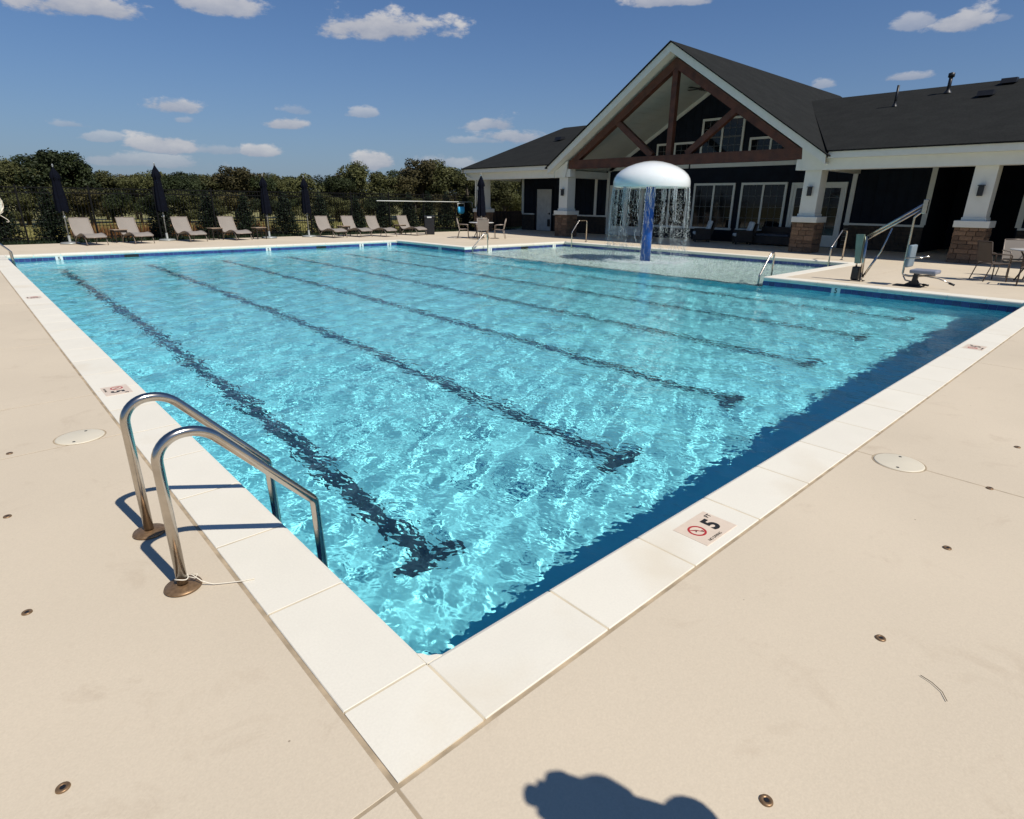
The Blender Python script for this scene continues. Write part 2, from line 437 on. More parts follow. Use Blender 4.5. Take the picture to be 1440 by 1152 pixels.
lane.append(mb.build('edge_stripe', TILEDK, shell))
# waterline tiles
tile_me = MB().bbox(-.0745, .0745, -.004, .004, -.0745, .0745, b=.003).mesh('tile', TILE)
tiles = []
def tile_run(a, b, nrm, keepout=()):
    a, b = Vector(a), Vector(b); d = (b - a); n = int(round(d.length / .1525)); st = d / n; ang = math.atan2(d.y, d.x)
    for i in range(n):
        p = a + st * (i + .5)
        if any(abs((p - Vector(k)).length) < .10 for k in keepout): continue
        o = bpy.data.objects.new('tile', tile_me); COL.objects.link(o)
        o.location = (p.x + nrm[0] * .004, p.y + nrm[1] * .004, -.178); o.rotation_euler = (0, 0, ang); o.parent = shell; tiles.append(o)
MARK_L = [1.35, 8.16, 12.3, 13.72]; SLOT_L = [3.4, 10.4]
tile_run((0, L), (A, L), (0, -1)); tile_run((A, 0), (A, L3), (-1, 0)); tile_run((A, L2), (A, L), (-1, 0)); tile_run((A, L2), (B, L2), (0, -1))
far_tiles = MB()
def strip(a, b, nrm):
    a, b = Vector(a), Vector(b); d = b - a; n = int(round(d.length / .1525)); st = d / n
    for i in range(n):
        p = a + st * (i + .02); q = a + st * (i + .98); o = Vector((nrm[0], nrm[1])) * .008
        far_tiles.add([(p.x, p.y, -.252), (q.x, q.y, -.252), (q.x, q.y, -.104), (p.x, p.y, -.104), (p.x + o.x, p.y + o.y, -.252), (q.x + o.x, q.y + o.y, -.252), (q.x + o.x, q.y + o.y, -.104), (p.x + o.x, p.y + o.y, -.104)],
                      [(4, 5, 6, 7), (7, 6, 2, 3), (0, 3, 7, 4), (1, 5, 6, 2)])
strip((B, L3), (B, L2), (-1, 0)); strip((0, 0), (A, 0), (0, 1)); strip((0, 0), (0, L), (1, 0)); strip((A, L3), (B, L3), (0, 1))
ft = far_tiles.build('waterline_tiles', TILE, shell); ft['kind'] = 'stuff'
# depth marks and gutter mouths on the tile band
def wall_mark(p, nrm, s, rz):
    t = MB(); n = Vector((nrm[0], nrm[1], 0)); d = Vector((-n.y, n.x, 0)); c = Vector((p[0], p[1], -.155)) + n * .004
    vs = [c + d * a + Vector((0, 0, b)) + n * e for e in (0, .010) for a, b in ((-.10, -.095), (.10, -.095), (.10, .075), (-.10, .075))]
    t.add(vs, [(0, 1, 2, 3), (4, 7, 6, 5), (0, 4, 5, 1), (1, 5, 6, 2), (2, 6, 7, 3), (3, 7, 4, 0)])
    o = t.build('depth_mark', WHITETILE, shell)
    text_mesh('lettering', s, .15, c + n * .0125 + Vector((0, 0, -.005)), (math.pi / 2, 0, rz), INK, o, bold=.003)
for x in MARK_L: wall_mark((x, L), (0, -1), '5', 0)
wall_mark((15.49, L2), (0, -1), '1', 0); wall_mark((19.4, L2), (0, -1), '1', 0)
wall_mark((A, 19.45), (-1, 0), '5', -math.pi / 2); wall_mark((A, 3.52), (-1, 0), '5', -math.pi / 2)
for x, y in ((3.4, L), (10.4, L), (17.5, L2)):
    MB().box(x - .22, x + .22, y - .014, y + .02, -.235, -.11).build('gutter_mouth', BLACK, shell)

# --- water: one connected rippled sheet
def lines(a, b, s0, s1, must=()):
    out = [a]; x = a
    while x < b:
        x += s0 + (s1 - s0) * (x - a) / (b - a); out.append(x)
    out = np.array(out); out = out[0] + (out - out[0]) * (b - a) / (out[-1] - out[0])
    for m in must: out[np.argmin(abs(out - m))] = m
    return out
e = .012
xs = lines(-e, B + e, .022, .07, (A + e,)); ys = lines(-e, L + e, .022, .075, (L3 - e, L2 + e))
X, Y = np.meshgrid(xs, ys, indexing='ij')
H = np.zeros_like(X)
for i in range(120):
    lam = .15 * (9.0) ** (rng.random() ** 1.3)
    th = rng.normal(2.2, 1.25); k = 2 * math.pi / lam
    amp = .00027 * (lam / .3) ** 1.0
    # groups: each train is modulated so the chop comes in patches
    m = 1 + .65 * np.sin(X * rng.normal(0, .7) + Y * rng.normal(0, .7) + rng.random() * 6.28)
    ph = k * (X * math.cos(th) + Y * math.sin(th)) + rng.random() * 6.28 + .8 * np.sin(X * rng.normal(0, .9) + Y * rng.normal(0, .9) + rng.random() * 6.28)
    H += amp * m * np.sin(ph)
R_ = np.hypot(X - 17.3, Y - 11.2)
ang = np.arctan2(Y - 11.2, X - 17.3)
H += .0035 * np.exp(-((R_ - 1.15) / .8) ** 2) * np.sin(R_ * 26 + 3 * np.sin(ang * 7)) * (.6 + .4 * np.sin(ang * 23))
H += WZ
nx, ny = X.shape
idx = np.arange(nx * ny).reshape(nx, ny)
xc = (xs[:-1] + xs[1:]) / 2; yc = (ys[:-1] + ys[1:]) / 2
XC, YC = np.meshgrid(xc, yc, indexing='ij')
keep = (XC < A + e) | ((YC > L3 - e) & (YC < L2 + e))
F = np.stack([idx[:-1, :-1], idx[1:, :-1], idx[1:, 1:], idx[:-1, 1:]], -1)[keep]
used = np.zeros(nx * ny, bool); used[F.ravel()] = True
remap = np.cumsum(used) - 1; F = remap[F]
V = np.stack([X.ravel(), Y.ravel(), H.ravel()], -1)[used]
me = bpy.data.meshes.new('water')
me.vertices.add(len(V)); me.vertices.foreach_set('co', V.ravel())
me.loops.add(F.size); me.loops.foreach_set('vertex_index', F.ravel().astype(np.int32))
me.polygons.add(len(F)); me.polygons.foreach_set('loop_start', (np.arange(len(F)) * 4).astype(np.int32))
me.polygons.foreach_set('use_smooth', np.ones(len(F), bool)); me.update(calc_edges=True)
wm = bpy.data.materials.new('pool_water'); wm.use_nodes = True
b = wm.node_tree.nodes['Principled BSDF']
b.inputs['Base Color'].default_value = (.93, .995, 1.0, 1); b.inputs['Roughness'].default_value = 0
b.inputs['Transmission Weight'].default_value = 1; b.inputs['IOR'].default_value = 1.333
nt = wm.node_tree; N_, L_ = nt.nodes, nt.links
geo = N_.new('ShaderNodeNewGeometry')
prev = None
for (scl, dist, det, dis) in ((7.0, .0125, 2, .6), (19.0, .0042, 1, .3)):
    n_ = N_.new('ShaderNodeTexNoise'); n_.inputs['Scale'].default_value = scl; n_.inputs['Detail'].default_value = det; n_.inputs['Roughness'].default_value = .45; n_.inputs['Distortion'].default_value = dis
    mp_ = N_.new('ShaderNodeMapping'); mp_.inputs['Scale'].default_value = (1.15, .85, 1); mp_.inputs['Rotation'].default_value = (0, 0, .6)
    L_.new(geo.outputs['Position'], mp_.inputs[0]); L_.new(mp_.outputs[0], n_.inputs['Vector'])
    bp_ = N_.new('ShaderNodeBump'); bp_.inputs['Strength'].default_value = 1; bp_.inputs['Distance'].default_value = dist
    vd_ = N_.new('ShaderNodeVectorMath'); vd_.operation = 'DISTANCE'; vd_.inputs[1].default_value = (17.6, 11.3, WZ); L_.new(geo.outputs['Position'], vd_.inputs[0])
    mr_ = N_.new('ShaderNodeMapRange'); mr_.inputs['From Min'].default_value = 2.0; mr_.inputs['From Max'].default_value = 7.5; mr_.inputs['To Min'].default_value = 3.0; mr_.inputs['To Max'].default_value = 1.0
    L_.new(vd_.outputs['Value'], mr_.inputs['Value'])
    ml_ = N_.new('ShaderNodeMath'); ml_.operation = 'MULTIPLY'; L_.new(n_.outputs['Fac'], ml_.inputs[0]); L_.new(mr_.outputs[0], ml_.inputs[1])
    L_.new(ml_.outputs[0], bp_.inputs['Height'])
    if prev is not None: L_.new(prev.outputs[0], bp_.inputs['Normal'])
    prev = bp_
L_.new(prev.outputs[0], b.inputs['Normal'])
me.materials.append(wm)
water = bpy.data.objects.new('water', me); COL.objects.link(water); tag(water, kind='structure')
water.cycles.is_caustics_caster = True
for o in [shell, shallow] + lane: o.cycles.is_caustics_receiver = True

# ------------------------------------------------------------------ coping stones
coping = tag(empty('pool_coping', (0, 0, 0)), kind='structure')
PROF = [(.012, 0), (-.004, -.006), (-.013, -.022), (-.016, -.045), (-.014, -.075), (-.002, -.094), (.02, -.10), (CW - .004, -.10), (CW - .004, -.004), (CW - .007, -.0006)]
def stone_mesh(length):
    g = .0055; n = len(PROF); mb = MB(); rings = []
    stations = [(g, .003), (g + .003, 0), (length - g - .003, 0), (length - g, .003)]
    for (t, ins) in stations:
        rings += [(t, u, z - (ins * .55 if z > -.03 else 0)) for (u, z) in PROF]
    fs = [(i * n + k, i * n + (k + 1) % n, (i + 1) * n + (k + 1) % n, (i + 1) * n + k) for i in range(3) for k in range(n)]
    fs += [tuple(range(n))[::-1], tuple(range(3 * n, 4 * n))]
    mb.add(rings, fs, False); return mb.mesh('coping_stone', COPING)
def coping_run(a, b, nout):
    "stones from a to b, nout = outward normal"
    a, b, nrm = Vector((*a, 0)), Vector((*b, 0)), Vector((*nout, 0)); d = b - a; n = max(1, int(round(d.length / .705))); st = d.length / n; dv = d.normalized()
    m = stone_mesh(st)
    R = Matrix(((dv.x, nrm.x, 0), (dv.y, nrm.y, 0), (0, 0, 1)))
    flip = R.determinant() < 0
    if flip: m.flip_normals()
    for i in range(n):
        o = bpy.data.objects.new('coping_stone', m); COL.objects.link(o)
        p = a + dv * st * i
        o.matrix_world = Matrix.Translation((p.x, p.y, random.uniform(.0, .0010))) @ R.to_4x4(); o.parent = coping
fl = MB()
for (a, b_, c, d) in ((-CW + .008, -.010, -CW + .008, L + CW - .01), (-.009, A + .009, -CW + .008, -.010), (-.009, A + CW - .01, L + .010, L + CW - .01), (A + .010, A + CW - .008, -CW + .008, L3 - .010),
                      (A + .010, A + CW - .008, L2 + .010, L + .009), (A + CW, B + .009, L3 - CW + .008, L3 - .010), (A + CW, B + .009, L2 + .010, L2 + CW - .008), (B + .010, B + CW - .008, L3 - CW + .01, L2 + CW - .01)):
    fl.box(a, b_, c, d, -.095, -.0016)
fl.build('joint_filler', M('joint_filler', (.60, .51, .36), rough=.9, var=.15, scale=5), coping)
coping_run((0, 0), (0, L), (-1, 0)); coping_run((0, 0), (A, 0), (0, -1)); coping_run((0, L), (A, L), (0, 1))
coping_run((A, 0), (A, L3), (1, 0)); coping_run((A, L2), (A, L), (1, 0)); coping_run((A + CW, L3), (B, L3), (0, -1)); coping_run((A + CW, L2), (B, L2), (0, 1))
coping_run((B, L3), (B, L2), (1, 0))
def corner(cx, cy, sx, sy):
    "square corner stone with a rounded inside corner; sx, sy point out of the pool"
    g = .0055; mb = MB(); q = CW - .004
    out = [(g, g)]
    rr = .045
    path = [(-.012 + g * 0, g)]
    top = [(g, q), (q, q), (q, g)]
    arcp = [(rr - rr * math.cos(t) - .014, rr - rr * math.sin(t) - .014) for t in np.linspace(0, math.pi / 2, 7)]
    pts = top + [(p[1], p[0]) for p in arcp[::-1]] if False else top + [(x, y) for (y, x) in [(-.012, g + .03)]] if False else top
    # inside corner fills a little of the pool's corner so the water's edge turns in a curve
    R0 = .05
    inner = [(R0 * (math.cos(t) - 1) + g, R0 * (math.sin(t) - 1) + g) for t in np.linspace(0, math.pi / 2, 7)]
    inner = [(-R0, -.012), (-R0 * .55, -.016), (-R0 * .30, -R0 * .30), (-.016, -R0 * .55), (-.012, -R0)]
    inner = [(-R0, g), (-R0, -.012)] + inner[1:4] + [(-.012, -R0), (g, -R0)]
    poly = [(g, q), (q, q), (q, g), (g, g)]
    mb.prism([(cx + sx * u, cy + sy * v, -.10) for u, v in poly], (0, 0, .0995))
    web = [(0.0, 0.0), (-.045, -.010), (-.026, -.020), (-.020, -.026), (-.010, -.045)]
    o = mb.build('coping_stone', COPING, coping, world=False)
    mb2 = MB().prism([(cx + sx * u, cy + sy * v, -.098) for u, v in [(.0, .0), (-.075, .0), (-.060, -.017), (-.032, -.032), (-.017, -.060), (0, -.075)]], (0, 0, .0970))
    mb2.build('corner_fillet', COPING, coping, world=False)
for c in ((0, 0, -1, -1), (A, 0, 1, -1), (B, L3, 1, -1), (B, L2, 1, 1), (A, L, 1, 1), (0, L, -1, 1)): corner(*c)

# ------------------------------------------------------------------ deck
deck = tag(empty('pool_deck', (0, 0, 0)), kind='structure')
O = CW + .009
XL = [-14, -10.4, -6.4, -3.0 + 0 * 1, -O, 3.68, 7.7, 11.0, A + O, 18.0, B + O, 23.35, 28.0]
YL = [-9, -4.4, -O, 3.62, L3 - O, 7.7, 11.8, 15.0, L2 + O, L + O, 26.0, 28.35]
XL[3] = -5.0; XL = [-14, -10.0, -5.2, -O, 3.68, 7.7, 11.0, A + O, 18.0, B + O, 24.0, 28.0, 34.0]
def inside(x, y):
    return (-O < x < A + O and -O < y < L + O) or (A < x < B + O and L3 - O < y < L2 + O)
sub = MB()
for i in range(len(XL) - 1):
    for j in range(len(YL) - 1):
        x0, x1, y0, y1 = XL[i], XL[i + 1], YL[j], YL[j + 1]
        if inside((x0 + x1) / 2, (y0 + y1) / 2): continue
        g = .0035
        def ins(v, s, lst=(-O, A + O, B + O, L + O, L2 + O, L3 - O)): return v + s * g
        mb = MB()
        X0, X1, Y0, Y1, z, c = x0 + g, x1 - g, y0 + g, y1 - g, -.004, .004
        mb.add([(X0, Y0, z - .08), (X1, Y0, z - .08), (X1, Y1, z - .08), (X0, Y1, z - .08), (X0, Y0, z - c), (X1, Y0, z - c), (X1, Y1, z - c), (X0, Y1, z - c),
                (X0 + c, Y0 + c, z), (X1 - c, Y0 + c, z), (X1 - c, Y1 - c, z), (X0 + c, Y1 - c, z)],
               [(8, 9, 10, 11), (4, 5, 9, 8), (5, 6, 10, 9), (6, 7, 11, 10), (7, 4, 8, 11), (0, 1, 5, 4), (1, 2, 6, 5), (2, 3, 7, 6), (3, 0, 4, 7)])
        mb.build('deck_slab', DECK, deck, world=False)
        e2 = .012
        sub.box(x0, x1, y0, y1, -.2, -.0055)
for (a, b_, c, d) in ((-.385, -.35, -.385, L + .385), (A + .35, A + .385, -.385, L3 - .35), (A + .35, A + .385, L2 + .35, L + .385), (-.35, A + .35, -.385, -.35), (-.35, A + .35, L + .35, L + .385),
                      (A + .385, B + .385, L3 - .385, L3 - .35), (A + .385, B + .385, L2 + .35, L2 + .385), (B + .35, B + .385, L3 - .35, L2 + .35)):
    sub.box(a, b_, c, d, -.19, -.0068)
js = sub.build('joint_sealant', JOINT, deck, world=False)
GRASS = leaf_mat('grass_field', (.13, .13, .035), (.26, .22, .085))
g = MB(); z = -.03; X0, X1, Y0, Y1, F_ = -14, 34, -9, 28.35, 900
for q in ([(-F_, -F_), (F_, -F_), (F_, Y0), (-F_, Y0)], [(-F_, Y1), (F_, Y1), (F_, F_), (-F_, F_)], [(-F_, Y0), (X0, Y0), (X0, Y1), (-F_, Y1)], [(X1, Y0), (F_, Y0), (F_, Y1), (X1, Y1)]):
    g.add([(*p, z) for p in q], [(0, 1, 2, 3)])
tag(g.build('ground', GRASS), kind='structure')

# ------------------------------------------------------------------ clubhouse
CH = thing('clubhouse', 'navy pool clubhouse with open timber truss gable, white trim and dark roof', 'building', (25, 14.65, 0))
RZ, SL = 6.65, .339      # wing ridge
def P(name, mb, mat, parent=None): return mb.build(name, mat, parent or CH)
XW = 27.3
# back wall of the porch
wall = MB(); th = .2
wall.prism([(XW, 5.2, 0), (XW, 28.3, 0), (XW, 28.3, 3.4), (XW, 21.3, 3.4), (XW, 14.65, 7.25), (XW, 8.0, 3.4), (XW, 5.2, 3.4)], (th, 0, 0))
wall.box(XW, XW + th, -8, 2.35, 0, 3.4); wall.box(31, 31.2, -8, 6, 0, 3.5); wall.box(XW + .2, 31, 5.2, 5.4, 0, 3.5); wall.box(XW + .2, 31, 2.15, 2.35, 0, 3.5)
wall.box(XW + .2, 40.5, 28.1, 28.3, 0, 3.5); wall.box(40.5, 40.7, -8, 28.3, 0, 3.5); wall.box(31.2, 40.5, -8, -7.8, 0, 3.5)
P('wall', wall, NAVYW)
# siding battens, wainscot, trim
bt = MB()
for y in np.arange(5.6, 28, .4):
    zt = 3.4 + max(0, (6.65 - abs(y - 14.65)) * .579) - .05
    if not (10.6 < y < 18.3 or 8.2 < y < 10.6 or 25.4 < y < 27 or 18.4 < y < 21.0): bt.box(XW - .018, XW, y - .02, y + .02, 1.05, zt)
    elif 8.2 < y < 21: bt.box(XW - .018, XW, y - .02, y + .02, 5.75 if 13 < y < 15.6 else (4.75 if 10.8 < y < 18.1 else 2.8), zt)
P('batten', bt, NAVYW)['kind'] = 'stuff'
for (y0, y1) in ((5.2, 8.15), (21.1, 25.35), (27.05, 28.2), (-8, 2.3), ):
    P('wainscot_cap', MB().box(XW - .09, XW - .002, y0, y1, .97, 1.05), WHITEP)
    st = MB(); random.seed(int(y0 * 10) + 99)
    z0 = .01
    for r in range(6):
        y = y0; h = .158
        while y < y1 - .05:
            w = min(random.uniform(.25, .55), y1 - y); st.box(XW - random.uniform(.05, .075), XW - .003, y + .006, y + w - .006, z0 + .006, z0 + h - .006); y += w
        z0 += h
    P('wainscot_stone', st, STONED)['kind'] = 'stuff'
for y in (8.05, 5.25, 21.1, 22.0, 28.2, 2.3):
    P('corner_trim', MB().box(XW - .04, XW - .003, y - .09, y + .09, 1.052 if y not in (8.05, 21.1) else .02, 3.34), WHITEP)
P('frieze_board', MB().box(XW - .05, XW - .004, 8.2, 15.9, 3.44, 3.62).box(XW - .05, XW - .004, 16.0, 21.1, 3.44, 3.62), WHITEP)
# windows
def window(y0, y1, z0, z1, cols, rows, sashes=2, mid=None, name='window'):
    fr = MB(); t = .10; x = XW - .06
    fr.box(x, XW - .005, y0, y1, z1 - t, z1); fr.box(x, XW - .005, y0 - .04, y1 + .04, z0 - .02, z0 + t * .8)
    fr.box(x, XW - .005, y0, y0 + t, z0 + t * .8, z1 - t); fr.box(x, XW - .005, y1 - t, y1, z0 + t * .8, z1 - t)
    ym = (y0 + y1) / 2
    if sashes == 2: fr.box(x, XW - .005, ym - .045, ym + .045, z0 + t * .8, z1 - t)
    w = fr.build(name, WHITEP, CH)
    segs = [(y0 + t, ym - .045), (ym + .045, y1 - t)] if sashes == 2 else [(y0 + t, y1 - t)]
    for (a, b) in segs:
        MB().box(XW - .022, XW - .012, a, b, z0 + t * .8, z1 - t).build('pane', GLASSD, w)
        mu = MB(); hh = (z1 - t) - (z0 + t * .8)
        for c in range(1, cols): yy = a + (b - a) * c / cols; mu.box(XW - .034, XW - .023, yy - .010, yy + .010, z0 + t * .8, z1 - t)
        for r in range(1, rows):
            zz = z0 + t * .8 + hh * r / rows; k = .035 if (mid and abs(zz - mid) < .12) else .010
            mu.box(XW - .036, XW - .023, a, b, zz - k, zz + k)
        mu.build('muntin', MUNT, w)
    return w
window(13.33, 15.55, .56, 2.72, 3, 4); window(10.82, 13.02, .56, 2.72, 3, 4); window(15.85, 18.1, .56, 2.72, 3, 4)
window(13.24, 15.45, 3.95, 5.65, 3, 4, mid=4.8); window(10.85, 12.91, 3.95, 4.68, 3, 2); window(15.8, 18.0, 3.95, 4.68, 3, 2)
def french(y0, y1, zt):
    fr = MB(); t = .11
    fr.box(XW - .06, XW - .005, y0, y0 + t, .01, zt).box(XW - .06, XW - .005, y1 - t, y1, .01, zt).box(XW - .06, XW - .005, y0 + t, y1 - t, zt - t, zt)
    w = fr.build('door', WHITEP, CH); ym = (y0 + y1) / 2
    for (a, b) in ((y0 + t, ym), (ym, y1 - t)):
        lf = MB(); s = .12
        lf.box(XW - .045, XW - .012, a + .005, a + s, .02, zt - t).box(XW - .045, XW - .012, b - s, b - .005, .02, zt - t)
        lf.box(XW - .045, XW - .012, a + s, b - s, .02, .5).box(XW - .045, XW - .012, a + s, b - s, zt - t - s, zt - t)
        lf.build('leaf', WHITEP, w); MB().box(XW - .028, XW - .018, a + s, b - s, .5, zt - t - s).build('pane', GLASSD, w)
        mu = MB()
        for r in range(1, 5): zz = .5 + (zt - t - s - .5) * r / 5; mu.box(XW - .036, XW - .029, a + s, b - s, zz - .01, zz + .01)
        yy = (a + b) / 2; mu.box(XW - .037, XW - .0295, yy - .01, yy + .01, .5, zt - t - s); mu.build('muntin', MUNT, w)
        MB().tube([(XW - .1, ym + (.06 if a > ym - .1 else -.06), 1.02), (XW - .1, ym + (.17 if a > ym - .1 else -.17), 1.02)], .012, 8).build('handle', STEEL, w)
french(8.28, 10.62, 2.69); french(18.6, 20.95, 2.69)
dr = MB().bbox(XW - .05, XW - .01, 25.55, 26.85, .015, 2.52, .008).build('door', M('door_paint', (.50, .51, .49), rough=.5), CH)
MB().box(XW - .07, XW - .003, 25.42, 25.54, .01, 2.64).box(XW - .07, XW - .003, 26.86, 26.98, .01, 2.64).box(XW - .07, XW - .003, 25.54, 26.86, 2.53, 2.64).build('door_frame', NAVYW, CH)
MB().tube([(XW - .1, 25.68, 1.05), (XW - .1, 25.80, 1.05)], .016, 8).box(XW - .1, XW - .05, 25.66, 25.70, 1.0, 1.12).build('handle', BLACK, dr)
MB().bbox(XW - .14, XW - .051, 25.62, 25.80, .28, .72, .02).build('kick_box', BLACK, dr)
# porch floor seam and interior ceilings
ce = MB(); zc = 7.25; s_ = .579; e_ = 6.75
ce.prism([(23.62, 14.65, zc), (23.62, 14.65 + e_, zc - s_ * e_), (XW, 14.65 + e_, zc - s_ * e_), (XW, 14.65, zc)], (0, 0, .08))
ce.prism([(23.62, 14.65, zc), (23.62, 14.65 - e_, zc - s_ * e_), (XW, 14.65 - e_, zc - s_ * e_), (XW, 14.65, zc)], (0, 0, .08))
P('vaulted_ceiling', ce, CEIL)
seam = MB()
for k in range(1, 22):
    for sgn in (-1, 1):
        d = k * .31; y = 14.65 + sgn * d; zz = zc - s_ * d
        seam.prism([(23.64, y, zz - .001), (XW - .02, y, zz - .001), (XW - .02, y + .014, zz - .001 - sgn * .014 * s_), (23.64, y + .014, zz - .001 - sgn * .014 * s_)], (0, 0, -.005))
P('ceiling_batten', seam, CEIL)['kind'] = 'stuff'
tr = MB()
for sgn in (-1, 1):
    tr.prism([(XW - .05, 14.65, zc - .006), (XW - .05, 14.65 + sgn * 6.5, zc - .006 - s_ * 6.5), (XW - .05, 14.65 + sgn * 6.5, zc - .20 - s_ * 6.5), (XW - .05, 14.65, zc - .20)], (.045, 0, 0))
P('rake_trim', tr, WHITEP)
for (a, b_, y0, y1) in ((23.2, XW - .01, -8, 7.85), (23.2, XW - .01, 21.45, 28.3), (XW + .2, 31, 2.4, 5.2)): P('porch_ceiling', MB().box(a, b_, y0, y1, 3.37, 3.42), CEIL)
# beams, fascia
for (y0, y1) in ((-8, 7.82), (21.48, 28.9)):
    P('beam', MB().box(23.00 + .14, 23.62, y0, y1, 2.98, 3.36), WHITEP)
    P('fascia', MB().box(22.90, 22.97, y0 - (.0 if y0 < 0 else -.12), y1 + (0 if y0 > 0 else -.2), 3.36, 3.605), WHITEP)
    P('soffit', MB().box(22.972, 23.298, y0, y1, 3.362, 3.385), WHITEP)
for (y0, y1) in ((21.12, 21.42), (7.86, 8.12), (28.3, 28.6)): P('cross_beam', MB().box(23.625, 27.2, y0, y1, 3.0, 3.355), WHITEP)
for (y0, y1) in ((8.48, 8.86), (20.45, 20.8)): P('beam_bracket', MB().box(23.27, 23.68, y0, y1, 3.0, 3.378), WHITEP)
# columns
col_stone = [MB().bbox(-.5, .5, -.03, .03, -.5, .5, .02).mesh('stone', STONE)]
def column(yc, w=.60, low=.84):
    x0 = 23.34
    c = MB()
    t, b_ = w / 2, w / 2
    c.add([(x0, yc - b_, 1.34), (x0 + w, yc - b_, 1.34), (x0 + w, yc + b_, 1.34), (x0, yc + b_, 1.34), (x0, yc - t, 2.985), (x0 + w, yc - t, 2.985), (x0 + w, yc + t, 2.985), (x0, yc + t, 2.985)],
          [(0, 3, 2, 1), (4, 5, 6, 7), (0, 1, 5, 4), (1, 2, 6, 5), (2, 3, 7, 6), (3, 0, 4, 7)])
    c.box(x0 - .03, x0 + w + .03, yc - t - .03, yc + t + .03, 1.33, 1.43)
    o = c.build('column', WHITEP, CH)
    px0 = x0 - .12; lw = low
    MB().bbox(px0 - .06, px0 + lw + .06, yc - lw / 2 - .06, yc + lw / 2 + .06, 1.12, 1.33, .015).build('pier_cap', CEIL if False else WHITEP, o)
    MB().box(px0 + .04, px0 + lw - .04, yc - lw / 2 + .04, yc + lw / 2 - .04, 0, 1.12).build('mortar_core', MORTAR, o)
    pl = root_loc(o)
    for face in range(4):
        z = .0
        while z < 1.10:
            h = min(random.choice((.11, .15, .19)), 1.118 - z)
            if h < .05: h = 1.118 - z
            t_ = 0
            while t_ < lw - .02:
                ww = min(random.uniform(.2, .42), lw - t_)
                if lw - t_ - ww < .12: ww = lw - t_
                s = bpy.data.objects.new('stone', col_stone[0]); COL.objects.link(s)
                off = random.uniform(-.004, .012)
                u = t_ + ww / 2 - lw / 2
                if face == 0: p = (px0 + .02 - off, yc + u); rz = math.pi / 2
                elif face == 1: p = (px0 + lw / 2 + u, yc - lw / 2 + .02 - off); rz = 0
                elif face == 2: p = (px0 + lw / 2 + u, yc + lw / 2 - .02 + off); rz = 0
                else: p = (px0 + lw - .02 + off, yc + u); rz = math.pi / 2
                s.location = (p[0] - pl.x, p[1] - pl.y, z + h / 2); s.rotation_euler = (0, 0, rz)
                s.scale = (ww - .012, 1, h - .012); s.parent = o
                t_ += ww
            z += h
    # lantern on the front face
    lm = MB().bbox(x0 - .13, x0 - .03, yc - .075, yc + .075, 2.08, 2.38, .012).box(x0 - .16, x0 - .02, yc - .095, yc + .095, 2.385, 2.41).box(x0 - .03, x0 + .0, yc - .05, yc + .05, 2.15, 2.32)
    lm.build('wall_lamp', BLACK, o)
    return o
for yc in (8.2, 20.95, 2.93, 27.9, -2.6): column(yc)
P('downspout', MB().tube(fillet([(22.93, 28.75, 3.34), (22.93, 28.75, 3.2), (23.28, 28.2, 2.95), (23.28, 28.26, 1.4)], .08), .045, 8), WHITEP)
P('soffit_light', MB().lathe([(.0, 0), (.05, 0), (.05, .03), (0, .03)], (23.25, 21.9, 3.2), 10), BLACK)
# truss
def beam3(y0, z0, y1, z1, w, x0=23.28, x1=23.56):
    a, b_ = Vector((0, y0, z0)), Vector((0, y1, z1)); n = Vector((0, -(b_ - a).z, (b_ - a).y)).normalized() * w / 2
    pts = [a - n, b_ - n, b_ + n, a + n]
    return MB().prism([(x0, p.y, p.z) for p in pts], (x1 - x0, 0, 0))
GS = .66; GA = 8.12   # gable slope and apex
RK = 7.66
P('truss_beam', MB().prism([(23.26, 8.62, 3.38), (23.26, 20.55, 3.38), (23.26, 20.55, 3.79), (23.26, 8.62, 3.79)], (.32, 0, 0)), TIMBER)
for sgn in (-1, 1):
    # top chords lie under the rake: vertical depth .42
    y0, y1 = 14.65, 14.65 + sgn * 5.93; z0 = 7.62; z1 = z0 - GS * 5.93
    P('truss_beam', MB().prism([(23.28, y0, z0), (23.28, y1, z1), (23.28, y1, z1 - .34), (23.28, y0, z0 - .42)], (.28, 0, 0)), TIMBER)
    P('truss_beam', beam3(14.65 + sgn * 3.05, 5.4, 14.65 + sgn * .9, 3.80, .26, 23.30, 23.54), TIMBER)
P('truss_beam', MB().box(23.30, 23.54, 14.65 - .13, 14.65 + .13, 3.80, 7.25), TIMBER)
# gable rake: soffit + fascia
for sgn in (-1, 1):
    ye = 14.65 + sgn * 7.0; ze = GA - GS * 7.0
    P('fascia', MB().prism([(22.80, 14.65, GA - .01), (22.80, ye, ze - .01), (22.80, ye, ze - .34), (22.80, 14.65, GA - .36)], (.05, 0, 0)), WHITEP)
    P('soffit', MB().prism([(22.852, 14.65, GA - .33), (22.852, ye, ze - .33), (23.62, ye, ze - .33), (23.62, 14.65, GA - .33)], (0, 0, .04)), WHITEP)
    # white filler between rake and truss
    P('gable_board', MB().prism([(23.60, 14.65, GA - .34), (23.60, ye, ze - .34), (23.60, ye, 3.0 if True else 3), (23.60, 14.65 + sgn * 6.25, 3.0), (23.60, 14.65 + sgn * 5.95, 3.38 + .2), (23.60, 14.65, 7.60)], (.02, 0, 0)), WHITEP)
    P('gable_return', MB().prism([(23.20, ye, ze - .32), (23.20, ye, 2.98), (23.20, 14.65 + sgn * 6.1, 2.98), (23.20, 14.65 + sgn * 6.0, 3.36), (23.20, 14.65 + sgn * 5.95, ze + .28)], (.05, 0, 0)), WHITEP)
